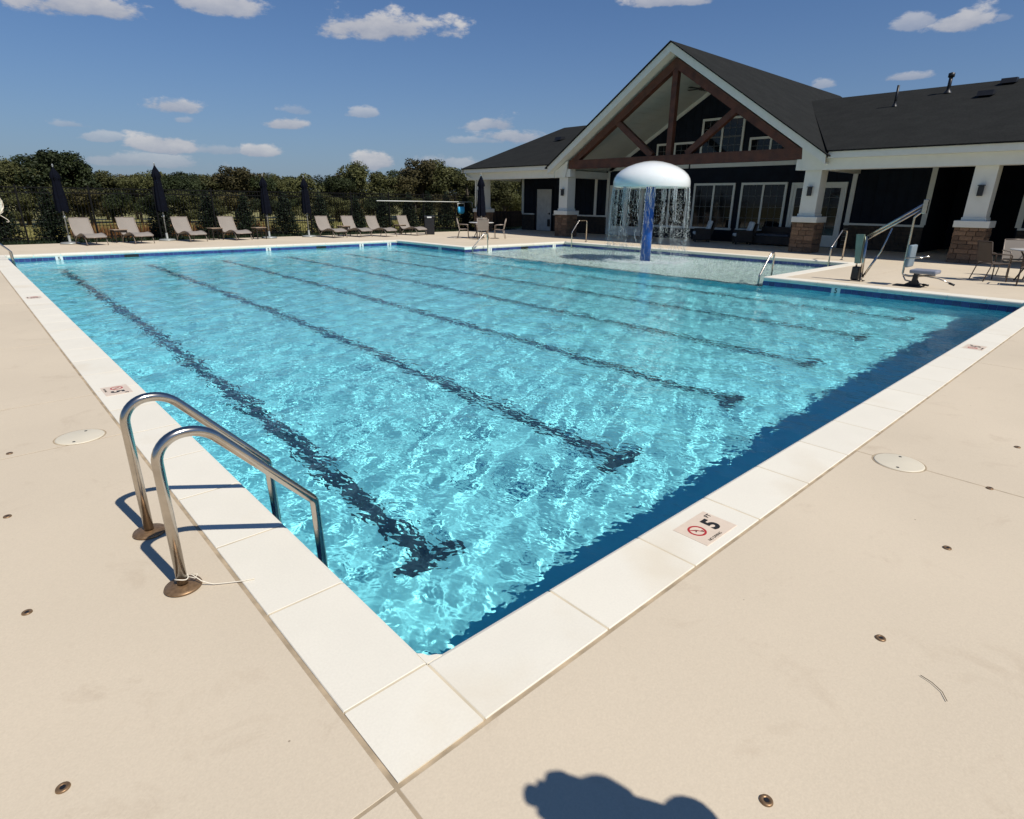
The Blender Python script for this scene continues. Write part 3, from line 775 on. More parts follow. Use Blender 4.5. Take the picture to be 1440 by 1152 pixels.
# roofs
rf = MB(); t_ = .05
def wing(yf, ysg):
    # front slope with valley against the gable roof (yf = free end)
    yv0 = 14.65 - ysg * 7.0; ze = 3.62; xr = 32.0
    yv1 = 14.65 - ysg * (GA - RZ) / GS
    fr = [(22.84, yf, ze), (22.84, yv0, ze), (xr, yv1, RZ), (xr, yf, RZ)]
    bk = [(xr, yf, RZ), (xr, yv1, RZ), (41.2, yv0, ze), (41.2, yf, ze)]
    m = MB().prism(fr, (0, 0, -t_)); m.prism(bk, (0, 0, -t_)); return m
w_r = P('roof', wing(-8.4, 1), SHINGLE); w_l = P('roof', wing(29.1, -1), SHINGLE)
gb = MB()
for sgn in (-1, 1):
    gb.prism([(22.72, 14.65, GA + .03), (22.72, 14.65 + sgn * 7.12, GA + .03 - GS * 7.12), (41.4, 14.65 + sgn * 7.12, GA + .03 - GS * 7.12), (41.4, 14.65, GA + .03)], (0, 0, -.05))
g_r = P('roof', gb, SHINGLE)
P('gable_wall', MB().prism([(32, 29.0, 6.45), (23.0, 29.0, 3.4), (41, 29.0, 3.4)], (0, -.1, 0)), WHITEP)
P('rake_board', MB().prism([(32, 29.06, 6.64), (22.86, 29.06, 3.60), (22.86, 29.06, 3.36), (32, 29.06, 6.44)], (0, .05, 0)).prism([(32, 29.06, 6.64), (41.1, 29.06, 3.53), (41.1, 29.06, 3.36), (32, 29.06, 6.44)], (0, .05, 0)), WHITEP)
def roofz(x): return 3.62 + (RZ - 3.62) / (32 - 22.84) * (x - 22.84)
def pipe(x, y, h, r, cap, par):
    m = MB().tube([(x, y, roofz(x) - .05), (x, y, roofz(x) + h)], r, 10); m.lathe([(r * 2.2, 0), (r, .12), (r, .2)], (x, y, roofz(x) - .01), 12)
    if cap: m.lathe([(r * 1.1, -.1), (r * 1.7, -.08), (r * 1.7, .06), (0, .1)], (x, y, roofz(x) + h), 12)
    m.build('roof_pipe', BLACK, par)
pipe(29.0, 7.66, .78, .05, False, w_r); pipe(30.6, 6.27, .66, .07, True, w_r); pipe(30.5, 24.9, .55, .05, False, w_l)
for (x, y, par) in ((29.3, 4.67, w_r), (31.2, 4.4, w_r), (28.2, 25.9, w_l)):
    z = roofz(x); MB().prism([(x - .25, y - .25, z), (x + .2, y - .25, z + .068), (x + .2, y - .25, z + .22), (x - .15, y - .25, z + .19)], (0, .5, 0)).build('roof_vent', BLACK, par)
fan = MB().tube([(25.5, 14.65, 7.2), (25.5, 14.65, 6.75)], .02, 8).lathe([(0, 0), (.11, .02), (.13, .1), (.05, .16), (0, .16)], (25.5, 14.65, 6.6), 16)
fo = P('ceiling_fan', fan, DARKB)
for k in range(5):
    a = k * 2 * math.pi / 5 + .3; d = Vector((math.cos(a), math.sin(a), 0)); n = Vector((-d.y, d.x, .15))
    c0 = Vector((25.5, 14.65, 6.68)); MB().prism([c0 + d * .12 - n * .05, c0 + d * .7 - n * .08, c0 + d * .7 + n * .08, c0 + d * .12 + n * .05], (0, 0, .012)).build('blade', DARKB, fo)

#--STAGE2--

# ------------------------------------------------------------------ fence
FY = 29.3
fence = thing('metal_fence', 'tall black metal picket fence running behind the lounge chairs', 'fence', (6, FY, 0))
FX0, FX1, FT = -6.0, 27.2, 2.12
for z in (FT - .03, FT - .22, .18): MB().box(FX0, FX1, FY - .02, FY + .02, z - .02, z + .02).build('rail', IRON, fence)
pm = MB().box(-.009, .009, -.009, .009, 0.06, FT + .02).mesh('picket', IRON)
post = MB().box(-.032, .032, -.032, .032, -.02, FT + .08).box(-.04, .04, -.04, .04, FT + .08, FT + .10).mesh('post', IRON)
n = int((FX1 - FX0) / .125)
for i in range(n + 1):
    x = FX0 + i * .125
    o = bpy.data.objects.new('post' if i % 19 == 0 else 'picket', post if i % 19 == 0 else pm); COL.objects.link(o)
    o.parent = fence; o.location = (x - 6, 0 if i % 19 == 0 else -.0305 + .0015, -.02)
# wooden fence seen through the porch
wf = thing('wooden_fence', 'reddish brown board fence seen through the left end of the porch', 'fence', (29, 31.5, 0))
bd = MB().box(-.068, .068, -.01, .01, 0.03, 1.15).mesh('board', M('fence_board', (.16, .085, .05), rough=.85, var=.2, rnd=.15))
for i in range(30):
    o = bpy.data.objects.new('board', bd); COL.objects.link(o); o.parent = wf; o.location = (-2.2 + i * .145, random.uniform(-.003, .003), random.uniform(-.02, .02) - .03)
for z in (.3, .95): MB().box(26.7, 31.2, 31.515, 31.56, z, z + .08).build('rail', BARK, wf)

# ------------------------------------------------------------------ vegetation
def leaf_cloud(lobes, n, size, seed, up=.3, squash=1.0):
    r = np.random.default_rng(seed)
    w = np.array([l[3] ** 2 for l in lobes]); w = w / w.sum()
    ii = r.choice(len(lobes), n, p=w)
    L_ = np.array(lobes)[ii]
    d = r.normal(size=(n, 3)); d /= np.linalg.norm(d, axis=1)[:, None]
    rad = (.55 + .5 * r.random(n) ** .6)
    c = L_[:, :3] + d * (L_[:, 3] * rad)[:, None] * np.array([1, 1, squash])
    c += r.normal(size=(n, 3)) * size * .6
    nrm = d * .6 + r.normal(size=(n, 3)) * .7 + np.array([0, 0, up]); nrm /= np.linalg.norm(nrm, axis=1)[:, None]
    t = np.cross(nrm, r.normal(size=(n, 3))); t /= np.linalg.norm(t, axis=1)[:, None]
    bb = np.cross(nrm, t)
    s = size * (.6 + .8 * r.random(n))[:, None]
    v = np.stack([c - t * s, c - bb * s * .45, c + t * s, c + bb * s * .45], 1).reshape(-1, 3)
    f = np.arange(n * 4).reshape(n, 4)
    return v, f
def np_mesh(name, v, f, mat):
    me = bpy.data.meshes.new(name); me.vertices.add(len(v)); me.vertices.foreach_set('co', v.astype(np.float32).ravel())
    me.loops.add(f.size); me.loops.foreach_set('vertex_index', f.ravel().astype(np.int32)); me.polygons.add(len(f))
    me.polygons.foreach_set('loop_start', (np.arange(len(f)) * f.shape[1]).astype(np.int32)); me.update(calc_edges=True); me.materials.append(mat); return me
def tree_variant(seed, mat, h=1.0, n=7600):
    "unit-height 4.6 m scrub tree; returns crown and trunk meshes"
    r = random.Random(seed); lobes = []; limbs = []
    H = 4.6
    for k in range(15):
        a = r.uniform(0, 6.28); z = r.uniform(.28, .9) * H; R = (1.0 - abs(z / H - .55) * 1.0) * r.uniform(.4, 1.75)
        p = (R * math.cos(a), R * math.sin(a), z, r.uniform(.45, .85)); lobes.append(p); limbs.append(p)
    for k in range(7): lobes.append((r.uniform(-1, 1), r.uniform(-1, 1), r.uniform(.72, .93) * H, r.uniform(.3, .5)))
    lobes.append((0, 0, H * .9, .5))
    v, f = leaf_cloud(lobes, n, .088, seed, squash=.85)
    crown = np_mesh('crown', v, f, mat)
    tb = MB(); tb.tube([(0, 0, -.2), (.06, .03, H * .25), (-.05, .05, H * .5), (.03, 0, H * .8)], [.13, .11, .08, .03], 7)
    for p in limbs[:10]:
        z0 = p[2] * .55; tb.tube([(0, .02, z0), (p[0] * .5, p[1] * .5, z0 + (p[2] - z0) * .6), (p[0], p[1], p[2])], [.055, .035, .012], 5)
    return crown, tb.mesh('trunk', BARK)
VAR = [tree_variant(11, LEAF_A), tree_variant(12, LEAF_B), tree_variant(13, LEAF_A), tree_variant(14, LEAF_C), tree_variant(15, LEAF_B)]
KIND = ['dark green', 'olive green', 'deep green', 'rust tinged', 'yellowish olive']
def tree(x, y, h, w, var, label, group='scrubby trees beyond the fence', name='scrub_tree'):
    t = thing(name, label, 'tree', (x, y, -.03), random.uniform(0, 6.28), group)
    s = h / 4.6
    for nm, m in (('crown', VAR[var][0]), ('trunk', VAR[var][1])):
        o = bpy.data.objects.new(nm, m); COL.objects.link(o); o.parent = t; o.scale = (s * w, s * w, s)
    return t
row1 = [(-2, 50, 3.7), (1.0, 50, 3.7), (2.8, 50, 3.6), (4.5, 49, 4.45), (6.0, 50, 4.15), (7.9, 51, 3.8), (9.3, 50, 3.35), (10.9, 50, 3.7), (12.4, 49, 3.85), (14.4, 50, 3.9),
        (16.5, 50, 4.25), (18.2, 50, 3.8), (20.2, 50, 3.6), (22.3, 50, 3.75), (24.5, 49, 3.85), (27.1, 50, 4.5), (29.0, 50, 4.75), (31.6, 50, 4.3), (34.6, 50, 5.2), (37.0, 50, 5.35), (39.2, 50, 4.6), (42, 50, 4.7)]
sp = ['at the far left', 'behind the leftmost parasol', 'left of the tallest parasol', 'behind the tallest parasol', 'behind the third lounge chair', 'behind the fourth lounge chair', 'between two parasols', 'behind the net pole', 'near the clubhouse corner']
ONE = ['', 'first', 'second', 'third', 'fourth', 'fifth', 'sixth', 'seventh', 'eighth', 'ninth', 'tenth', 'eleventh', 'twelfth', 'thirteenth', 'fourteenth', 'fifteenth', 'sixteenth', 'seventeenth', 'eighteenth', 'nineteenth']
ORD = ONE[1:] + ['twentieth'] + ['twenty-' + o for o in ONE[1:10]] + ['thirtieth']
for i, (x, y, h) in enumerate(row1):
    var = [0, 2, 1, 0, 0, 1, 4, 0, 2, 1, 3, 2, 4, 1, 2, 4, 1, 3, 3, 1, 4, 0][i]
    tree(x, y + random.uniform(-1, 1), h * random.uniform(.86, 1.1), random.uniform(1.0, 1.35), var, f'{KIND[var]} scrub tree, {ORD[i]} from the left in the front row of the tree line')
for i in range(30):
    x = -6 + i * 2.1; y = 58 + random.uniform(-2, 3); hb = np.interp(x, [-6, 5.5, 10, 16, 22, 28, 34, 40, 46, 56], [4.2, 4.6, 3.9, 4.2, 4.4, 4.0, 5.0, 5.2, 5.8, 5.2])
    var = i % 5
    tree(x + random.uniform(-.6, .6), y, hb * random.uniform(.80, 1.0), 1.2, var, f'{KIND[var]} tree, {ORD[i]} from the left in the rear row of the tree line')
for i in range(27):   # brushy understorey along the wood's edge
    x = -5 + i * 1.85; var = (i * 2 + 1) % 5
    tree(x + random.uniform(-.5, .5), 46.5 + random.uniform(-.8, .8), random.uniform(1.7, 2.5), 1.7, var, f'low {KIND[var]} bush, {ORD[i]} from the left along the foot of the tree line', 'bushes at the edge of the wood', 'bush')
for (x, y, h, lab) in ((40.2, 44.5, 6.0, 'thin tree poking above the left roof corner of the clubhouse'), (39.0, 40, 4.4, 'pale sunlit tree seen through the left porch opening'), (36.3, 41, 3.8, 'dark tree seen through the porch beside the corner column'), (43.5, 47, 5.2, 'broad tree half hidden by the clubhouse roof')):
    tree(x, y, h, .75 if h > 5.5 else 1.1, 4 if 'pale' in lab or 'thin' in lab else 1, lab)
# arborvitae along the fence
r_ = random.Random(5)
lob = [(0.30 * (1 - k / 15) * math.cos(k * 2.4), 0.30 * (1 - k / 15) * math.sin(k * 2.4), .22 + k * .128, .34 * (1 - k / 18) + .05) for k in range(15)]
v, f = leaf_cloud(lob, 4200, .05, 3, up=.8)
av_c = np_mesh('foliage', v, f, LEAF_AV); av_t = MB().tube([(0, 0, -.1), (0, 0, 1.6)], [.05, .02], 7).mesh('trunk', BARK)
for i, (x, h, lab) in enumerate([(-1.6, 1, 'at the left end of the fence'), (.45, 1.0, 'beside the white life ring'), (2.05, 1.02, 'behind the leftmost parasol'), (6.15, 1.0, 'behind the tallest parasol'), (8.2, 1.0, 'behind the third lounge chair'), (9.9, .98, 'behind the third parasol'), (11.9, 1.04, 'left of the fourth parasol'), (13.9, 1.02, 'behind the fifth and sixth lounge chairs'), (16.0, .95, 'behind the seventh lounge chair'), (17.7, .98, 'behind the eighth lounge chair'), (19.5, 1.05, 'behind the trash bin'), (20.9, 1.1, 'right of the trash bin'), (22.3, 1.1, 'below the hanging skimmer net'), (23.8, 1.0, 'behind the patio table')]):
    t = thing('arborvitae', f'narrow dark arborvitae shrub on the fence line {lab}', 'shrub', (x, 30.0 if i < 10 else 29.95, -.03), r_.uniform(0, 6), 'arborvitae shrubs along the fence')
    for nm, m in (('foliage', av_c), ('trunk', av_t)):
        o = bpy.data.objects.new(nm, m); COL.objects.link(o); o.parent = t; o.scale = (1.12 * h ** .5, 1.12 * h ** .5, h)
# planting bed between deck and fence: ragged low grass as stuff
def tuft_field(x0, x1, y0, y1, n, h, mat, name, seed):
    r = np.random.default_rng(seed); x = r.uniform(x0, x1, n); y = r.uniform(y0, y1, n); a = r.uniform(0, 6.28, n); hh = h * r.uniform(.4, 1.2, n)
    dx, dy = np.cos(a) * .03, np.sin(a) * .03; lx, ly = r.normal(0, .05, n), r.normal(0, .05, n)
    z = np.full(n, -.03)
    v = np.stack([np.stack([x - dx, y - dy, z], 1), np.stack([x + dx, y + dy, z], 1), np.stack([x + lx, y + ly, z + hh], 1)], 1).reshape(-1, 3)
    o = bpy.data.objects.new(name, np_mesh(name, v, np.arange(n * 3).reshape(n, 3), mat)); COL.objects.link(o); o['kind'] = 'stuff'; return o
tuft_field(-6, 27, 28.4, 30.8, 14000, .13, LEAF_AV, 'bed_grass', 4)
tuft_field(-8, 34, 30.8, 45, 40000, .12, GRASS, 'field_grass', 5)
tuft_field(3, 12, 30.4, 34, 2600, .6, leaf_mat('dry_brush', (.12, .055, .02), (.25, .12, .04)), 'dry_brush', 6)

# ------------------------------------------------------------------ lounge chairs
def make_lounger():
    t = thing('lounge_chair', 'x', 'lounge chair', (0, 0, 0), 0, 'taupe sling lounge chairs facing the pool')
    prof = [(0, .30), (.06, .345), (.22, .40), (.42, .43), (.62, .415), (.82, .36), (1.0, .315), (1.12, .31), (1.22, .345), (1.32, .45), (1.45, .66), (1.57, .99)]
    pts = [Vector((0, y, z)) for y, z in prof]
    W = .33
    mb = MB(); n = len(pts)
    for sgn in (0, 1):
        pass
    vs = []
    for p in pts:
        for x, dz in ((-W, 0), (-W * .5, -.010), (0, -.014), (W * .5, -.010), (W, 0)): vs.append((x, p.y, p.z + dz))
    fs = [(i * 5 + k, i * 5 + k + 1, (i + 1) * 5 + k + 1, (i + 1) * 5 + k) for i in range(n - 1) for k in range(4)]
    lo = [(v[0], v[1], v[2] - .006) for v in vs]; m = len(vs)
    mb.add(vs + lo, fs + [tuple(i + m for i in f)[::-1] for f in fs], True); mb.build('sling', SLING, t)
    for s in (-1, 1): MB().tube([(s * (W + .012), p.y, p.z) for p in pts], .018, 8).build('side_rail', FRAME, t)
    cb = MB()
    for i in (0, 6, n - 1): cb.tube([(-W, pts[i].y, pts[i].z - .012), (W, pts[i].y, pts[i].z - .012)], .014, 8)
    cb.build('cross_bar', FRAME, t)['kind'] = 'stuff'
    for s in (-1, 1):
        MB().tube(fillet([(s * W, .34, .41), (s * (W + .02), .10, .22), (s * (W + .02), .03, 0)], .08, 4), .016, 8).build('leg', FRAME, t)
        MB().tube(fillet([(s * W, 1.02, .32), (s * (W + .02), 1.18, .16), (s * (W + .02), 1.25, 0)], .08, 4), .016, 8).build('leg', FRAME, t)
        MB().tube([(s * (W - .01), 1.48, .70), (s * (W - .01), 1.30, .12)], .011, 6).build('brace', FRAME, t)
    return t
lounger = make_lounger()
LC = [(3.0, 26.30), (4.62, 26.40), (6.67, 26.5), (8.55, 26.5), (12.92, 25.9), (14.3, 25.85), (15.5, 25.45), (17.47, 25.6)]
lname = ['leftmost', 'second from the left', 'third from the left, right of the tallest parasol', 'fourth from the left, left of a side table', 'fifth from the left, first of the right-hand four', 'sixth from the left, second of the right-hand four', 'seventh from the left, third of the right-hand four', 'rightmost, beside the trash bin']
for i, (x, y) in enumerate(LC):
    o = lounger if i == 0 else copy_tree(lounger)
    o.location = (x, y, 0); o.rotation_euler = (0, 0, math.radians(random.uniform(8, 12)))
    o['label'] = f'taupe sling lounge chair with raised back, {lname[i]}'
def make_side():
    t = thing('side_table', 'x', 'side table', (0, 0, 0), 0, 'small side tables between the lounge chairs')
    MB().bbox(-.26, .26, -.22, .22, .485, .515, .006).build('table_top', WOODT, t)
    for a in (-1, 1):
        for b_ in (-1, 1): MB().box(a * .22 - .018, a * .22 + .018, b_ * .18 - .018, b_ * .18 + .018, 0, .484).build('leg', DARKB, t)
    MB().box(-.2, .2, -.195, -.165, .42, .48).box(-.2, .2, .165, .195, .42, .48).build('apron', DARKB, t)['kind'] = 'stuff'
    return t
sd = make_side()
for i, ((x, y), lab) in enumerate([((4.0, 27.75), 'between the two leftmost lounge chairs'), ((7.65, 27.5), 'between the third and fourth lounge chairs'), ((9.45, 27.15), 'right of the fourth lounge chair, by a parasol'), ((13.65, 27.0), 'between the fifth and sixth lounge chairs'), ((17.0, 27.05), 'left of the rightmost lounge chair')]):
    o = sd if i == 0 else copy_tree(sd); o.location = (x, y, 0); o.rotation_euler = (0, 0, math.radians(12)); o['label'] = 'small brown side table ' + lab

# ------------------------------------------------------------------ parasols (closed)
def canopy_mesh(z0, z1, r0):
    mb = MB(); seg = 32; rings = []; prof = [(z0, r0 * .95), (z0 + .08, r0), (z0 + (z1 - z0) * .3, r0 * .92), (z0 + (z1 - z0) * .5, r0 * .80), (z0 + (z1 - z0) * .66, r0 * .66), (z0 + (z1 - z0) * .72, r0 * .62), (z0 + (z1 - z0) * .76, r0 * .86), (z0 + (z1 - z0) * .86, r0 * .62), (z1 - .06, r0 * .2), (z1, .02)]
    for i, (z, r) in enumerate(prof):
        for k in range(seg):
            a = 2 * math.pi * k / seg; rr = r * (1 + .20 * math.cos(a * 8 + i * .25) * (1 if i < 8 else .3)); rings.append((rr * math.cos(a), rr * math.sin(a), z + (.03 * math.cos(a * 4) if i == 0 else 0)))
    fs = [(i * seg + k, i * seg + (k + 1) % seg, (i + 1) * seg + (k + 1) % seg, (i + 1) * seg + k) for i in range(len(prof) - 1) for k in range(seg)]
    mb.add(rings, fs, True); return mb
def parasol(x, y, top, low, label, base=True, z0=0):
    t = thing('parasol', label, 'parasol', (x, y, z0), random.uniform(0, 6), 'closed navy parasols')
    MB().tube([(0, 0, .02), (0, 0, top)], .022, 10).build('pole', GREYP, t, world=False)
    canopy_mesh(low, top - .06, .19).build('canopy', NAVYF, t, world=False)
    MB().lathe([(0, 0), (.025, .0), (.035, .03), (.0, .09)], (0, 0, top - .04), 12).build('finial', GREYP, t, world=False)
    if base:
        MB().lathe([(0, 0), (.33, 0), (.34, .03), (.30, .065), (.06, .085), (.045, .09), (.045, .32), (0, .32)], (0, 0, 0), 28).build('base', GREYP, t, world=False)
        MB().tube([(.05, 0, 1.0), (.11, 0, 1.0)], .012, 8).lathe([(0, 0), (.045, 0), (.045, .11), (0, .11)], (0, 0, .95), 12).build('crank', GREYP, t, world=False)
parasol(2.3, 27.75, 2.88, 1.2, 'closed navy parasol with grey base, leftmost, beside the first lounge chair')
parasol(5.8, 28.0, 3.1, 1.2, 'tallest closed navy parasol, between the second and third lounge chairs')
parasol(10.0, 27.4, 2.8, 1.1, 'closed navy parasol just right of the fourth lounge chair')
parasol(12.0, 27.5, 2.8, 1.1, 'closed navy parasol just left of the fifth lounge chair')

# ------------------------------------------------------------------ patio tables with chairs
def patio_table(x, y, label, z=.77, r=.62):
    t = thing('patio_table', label, 'table', (x, y, 0), 0, 'round patio tables')
    MB().lathe([(0, 0), (r - .01, 0), (r, .008), (r, .024), (r - .01, .032), (0, .032)], (0, 0, z - .032), 40).build('table_top', M('tabletop', (.62, .60, .55), rough=.25, var=.05), t, world=False)
    for k in range(4):
        a = k * math.pi / 2 + .6; c, s = math.cos(a), math.sin(a)
        MB().tube(fillet([(c * .42, s * .42, z - .033), (c * .20, s * .20, .42), (c * .40, s * .40, .01)], .15, 5), .018, 8).build('leg', DARKB, t, world=False)
    return t
def make_pchair():
    t = thing('patio_chair', 'x', 'chair', (0, 0, 0), 0, 'taupe sling dining chairs')   # faces +y
    W = .25
    se = [(0, -.22, .42), (0, -.05, .405), (0, .2, .44)]; bk = [(0, -.23, .46), (0, -.28, .68), (0, -.33, .93)]
    def sheet(pp, nm):
        mb = MB(); vs = []
        for p in pp: vs += [(-W, p[1], p[2]), (W, p[1], p[2])]
        m = len(vs); fs = [(i * 2, i * 2 + 1, i * 2 + 3, i * 2 + 2) for i in range(len(pp) - 1)]
        mb.add(vs + [(a, b_ - .004, c - .006) for a, b_, c in vs], fs + [tuple(i + m for i in f)[::-1] for f in fs], True); mb.build(nm, SLING, t)
    sheet(se, 'seat'); sheet(bk, 'backrest')
    for s in (-1, 1):
        MB().tube(fillet([(s * (W + .01), .23, 0), (s * (W + .01), .21, .44), (s * (W + .01), -.22, .43), (s * (W + .01), -.34, .95)], [.04, .06], 4), .013, 8).build('side_frame', FRAME, t)
        MB().tube(fillet([(s * (W + .01), .21, .44), (s * (W + .03), .2, .65), (s * (W + .03), -.27, .67)], .05, 4), .014, 8).build('armrest', FRAME, t)
        MB().tube([(s * (W + .01), -.20, .43), (s * (W + .01), -.32, 0)], .013, 8).build('leg', FRAME, t)
    MB().tube([(-W, -.34, .95), (W, -.34, .95)], .013, 8).build('top_bar', FRAME, t)
    return t
pch = make_pchair(); used_p = [False]
def chair(x, y, tx, ty, label, group):
    o = pch if not used_p[0] else copy_tree(pch); used_p[0] = True
    o.location = (x, y, 0); o.rotation_euler = (0, 0, math.atan2(ty - y, tx - x) - math.pi / 2); o['label'] = label; o['group'] = group
T1 = Vector((18.55, 22.0)); patio_table(T1.x, T1.y, 'round white topped patio table with a closed parasol, beside the left porch')
rv = Vector((.75, -.66)); vv = Vector((.66, .75)); G1 = 'sling chairs around the far patio table'
for d, lab in ((-rv, 'left of the far patio table in profile'), (rv * 1.02 - vv * .1, 'right of the far patio table in profile'), (-vv * 1.0 + rv * .1, 'with its back to the pool at the far patio table'), (vv, 'on the porch side of the far patio table')):
    p = T1 + d * .88; chair(p.x, p.y, T1.x, T1.y, 'taupe sling dining chair ' + lab, G1)
parasol(T1.x, T1.y, 3.0, 1.05, 'closed navy parasol standing through the far patio table', base=False)
T2 = Vector((18.75, .55)); patio_table(T2.x, T2.y, 'round white topped patio table at the right edge beside the pool lift')
G2 = 'sling chairs around the near patio table'
for (x, y, lab) in ((18.05, 1.30, 'nearest the pool lift at the right-hand patio table'), (17.55, .42, 'at the right picture edge with its back to the pool'), (19.55, 1.05, 'on the porch side of the right-hand patio table'), (19.3, -.3, 'on the far right of the right-hand patio table')):
    chair(x, y, T2.x, T2.y, ('shade-darkened taupe' if 'porch' not in lab else 'taupe') + ' sling dining chair ' + lab, G2)
    if 'porch' in lab: continue
    for ch in list(COL.objects)[-12:]:                       # backlit shade put into the colour of these chairs' slings and frames
        if ch.parent is not None and ch.parent.get('label', '').endswith(lab): ch.data = ch.data.copy(); ch.data.materials[0] = SLING_SHADE

# ------------------------------------------------------------------ porch armchairs
def armchair(x, y, rz, label):
    t = thing('armchair', label, 'armchair', (x, y, 0), rz, 'wicker armchairs on the porch')
    w = MB().bbox(-.38, .38, -.38, .38, .08, .34, .02).build('base', WICKER, t, world=False)
    for s in (-1, 1): MB().bbox(s * .38 - .06, s * .38 + .06, -.38, .34, .10, .62, .03).build('arm', WICKER, t, world=False)
    MB().prism([(-.36, -.36, .34), (.36, -.36, .34), (.36, -.50, .92), (-.36, -.50, .92)], (0, -.08, 0)).build('back_frame', WICKER, t, world=False)
    MB().bbox(-.31, .31, -.28, .40, .345, .48, .05).build('seat_cushion', CUSH, t, world=False)
    b2 = MB().bbox(-.31, .31, -.08, .08, -.27, .27, .05).build('back_cushion', CUSH, t, world=False); b2.location = (0, -.31, .73); b2.rotation_euler = (math.radians(14), 0, 0)
    for a in (-.32, .32):
        for c in (-.32, .32): MB().box(a - .03, a + .03, c - .03, c + .03, 0, .08).build('foot', WICKER, t, world=False)
armchair(26.0, 14.1, math.radians(38), 'dark wicker armchair with pale cushions under the first large porch window')
armchair(26.1, 12.05, math.radians(38), 'dark wicker armchair with pale cushions in front of the second large porch window')
cs = thing('porch_sofa', 'low dark wicker sofa in shade behind the right armchair', 'sofa', (26.5, 10.7, 0), math.radians(90))
MB().bbox(-.8, .8, -.36, .36, .06, .40, .02).build('base', WICKER, cs, world=False); MB().bbox(-.8, .8, -.40, -.28, .40, .80, .02).build('backrest', WICKER, cs, world=False)
for s in (-1, 1): MB().bbox(s * .84 - .06, s * .84 + .06, -.38, .36, .02, .6, .02).build('arm', WICKER, cs, world=False)
MB().bbox(-.76, .76, -.26, .36, .405, .50, .03).build('seat_cushion', M('dark_cushion', (.05, .06, .08)), cs, world=False)

# ------------------------------------------------------------------ trash bin, net pole, life ring
tb = thing('trash_bin', 'black trash bin with white label beside the rightmost lounge chair', 'trash bin', (18.45, 26.35, 0), math.radians(-35))
MB().bbox(-.26, .26, -.26, .26, 0, .84, .02).build('body', BLACK, tb, world=False); MB().bbox(-.29, .29, -.29, .29, .845, .98, .04).build('lid', BLACK, tb, world=False)
MB().box(-.12, .12, -.293, -.291, .87, .94).build('label_plate', WHITETILE, tb, world=False)
pz = 1.72
npole = thing('net_pole', 'long white telescopic pole hung level along the fence', 'pole', (20.3, 29.2, 0))
MB().tube([(16.9, 29.2, pz), (20.2, 29.2, pz - .01)], .026, 10).build('outer_tube', WHITEP, npole); MB().tube([(20.2, 29.2, pz - .01), (23.75, 29.2, pz - .02)], .021, 10).build('inner_tube', WHITEP, npole)
MB().tube([(23.75, 29.2, pz - .02), (23.78, 29.2, pz - .06), (23.78, 29.2, pz - .35)], .02, 8).build('hook_end', WHITEP, npole)
hk = MB()
for x in (17.6, 20.0, 22.2): hk.box(x - .02, x + .02, 29.17, 29.27, pz - .05, pz - .03)
hk.build('bracket', IRON, npole)['kind'] = 'stuff'
sn = thing('skimmer_net', 'blue mesh skimmer net hanging from the white pole', 'pool net', (22.8, 29.1, 0))
MB().tube([(22.55, 29.1, 1.62), (23.05, 29.1, 1.62), (23.06, 29.1, 1.40), (22.54, 29.1, 1.40), (22.55, 29.1, 1.62)], .018, 8).build('net_frame', WHITEP, sn)
bg = MB(); ring = []
for i, (z, w, d) in enumerate([(1.42, .26, .05), (1.30, .265, .12), (1.12, .25, .14), (1.03, .2, .08), (1.0, .1, .02)]):
    ring += [(22.8 + w * math.cos(2 * math.pi * k / 16), 29.1 + d * math.sin(2 * math.pi * k / 16), z) for k in range(16)]
bg.add(ring, [(i * 16 + k, i * 16 + (k + 1) % 16, (i + 1) * 16 + (k + 1) % 16, (i + 1) * 16 + k) for i in range(4) for k in range(16)] + [tuple(range(64, 80))], True)
bg.build('net_bag', M('blue_mesh', (.05, .42, .72), rough=.7, fine=.2, bscale=40), sn)
lr = thing('life_ring', 'white life ring with rope hung on the fence at the left picture edge', 'life ring', (.22, 29.2, 0))
tor = MB(); c0 = Vector((.22, 29.2, 1.45)); rr = [c0 + Vector((math.cos(a) * .30, 0, math.sin(a) * .34)) for a in np.linspace(0, 2 * math.pi, 33)]
tor.tube(rr, .085, 12, caps=False); tor.build('ring', WHITEP, lr)
rp = []
for k in range(60):
    a = k / 60 * 2 * math.pi * 3; rp.append(c0 + Vector((math.cos(a) * (.40 + .03 * math.sin(k * 1.7)), -.06 + .02 * math.sin(k), math.sin(a) * .46 - .02 * math.cos(k * .8))))
MB().tube(rp, .013, 6).build('rope', STRING, lr); MB().tube(fillet([c0 + Vector((.25, -.05, -.40)), c0 + Vector((.42, -.05, -.55)), c0 + Vector((.5, -.05, -.66)), c0 + Vector((.38, -.05, -.64))], .03, 3), .013, 6).build('rope_end', STRING, lr)

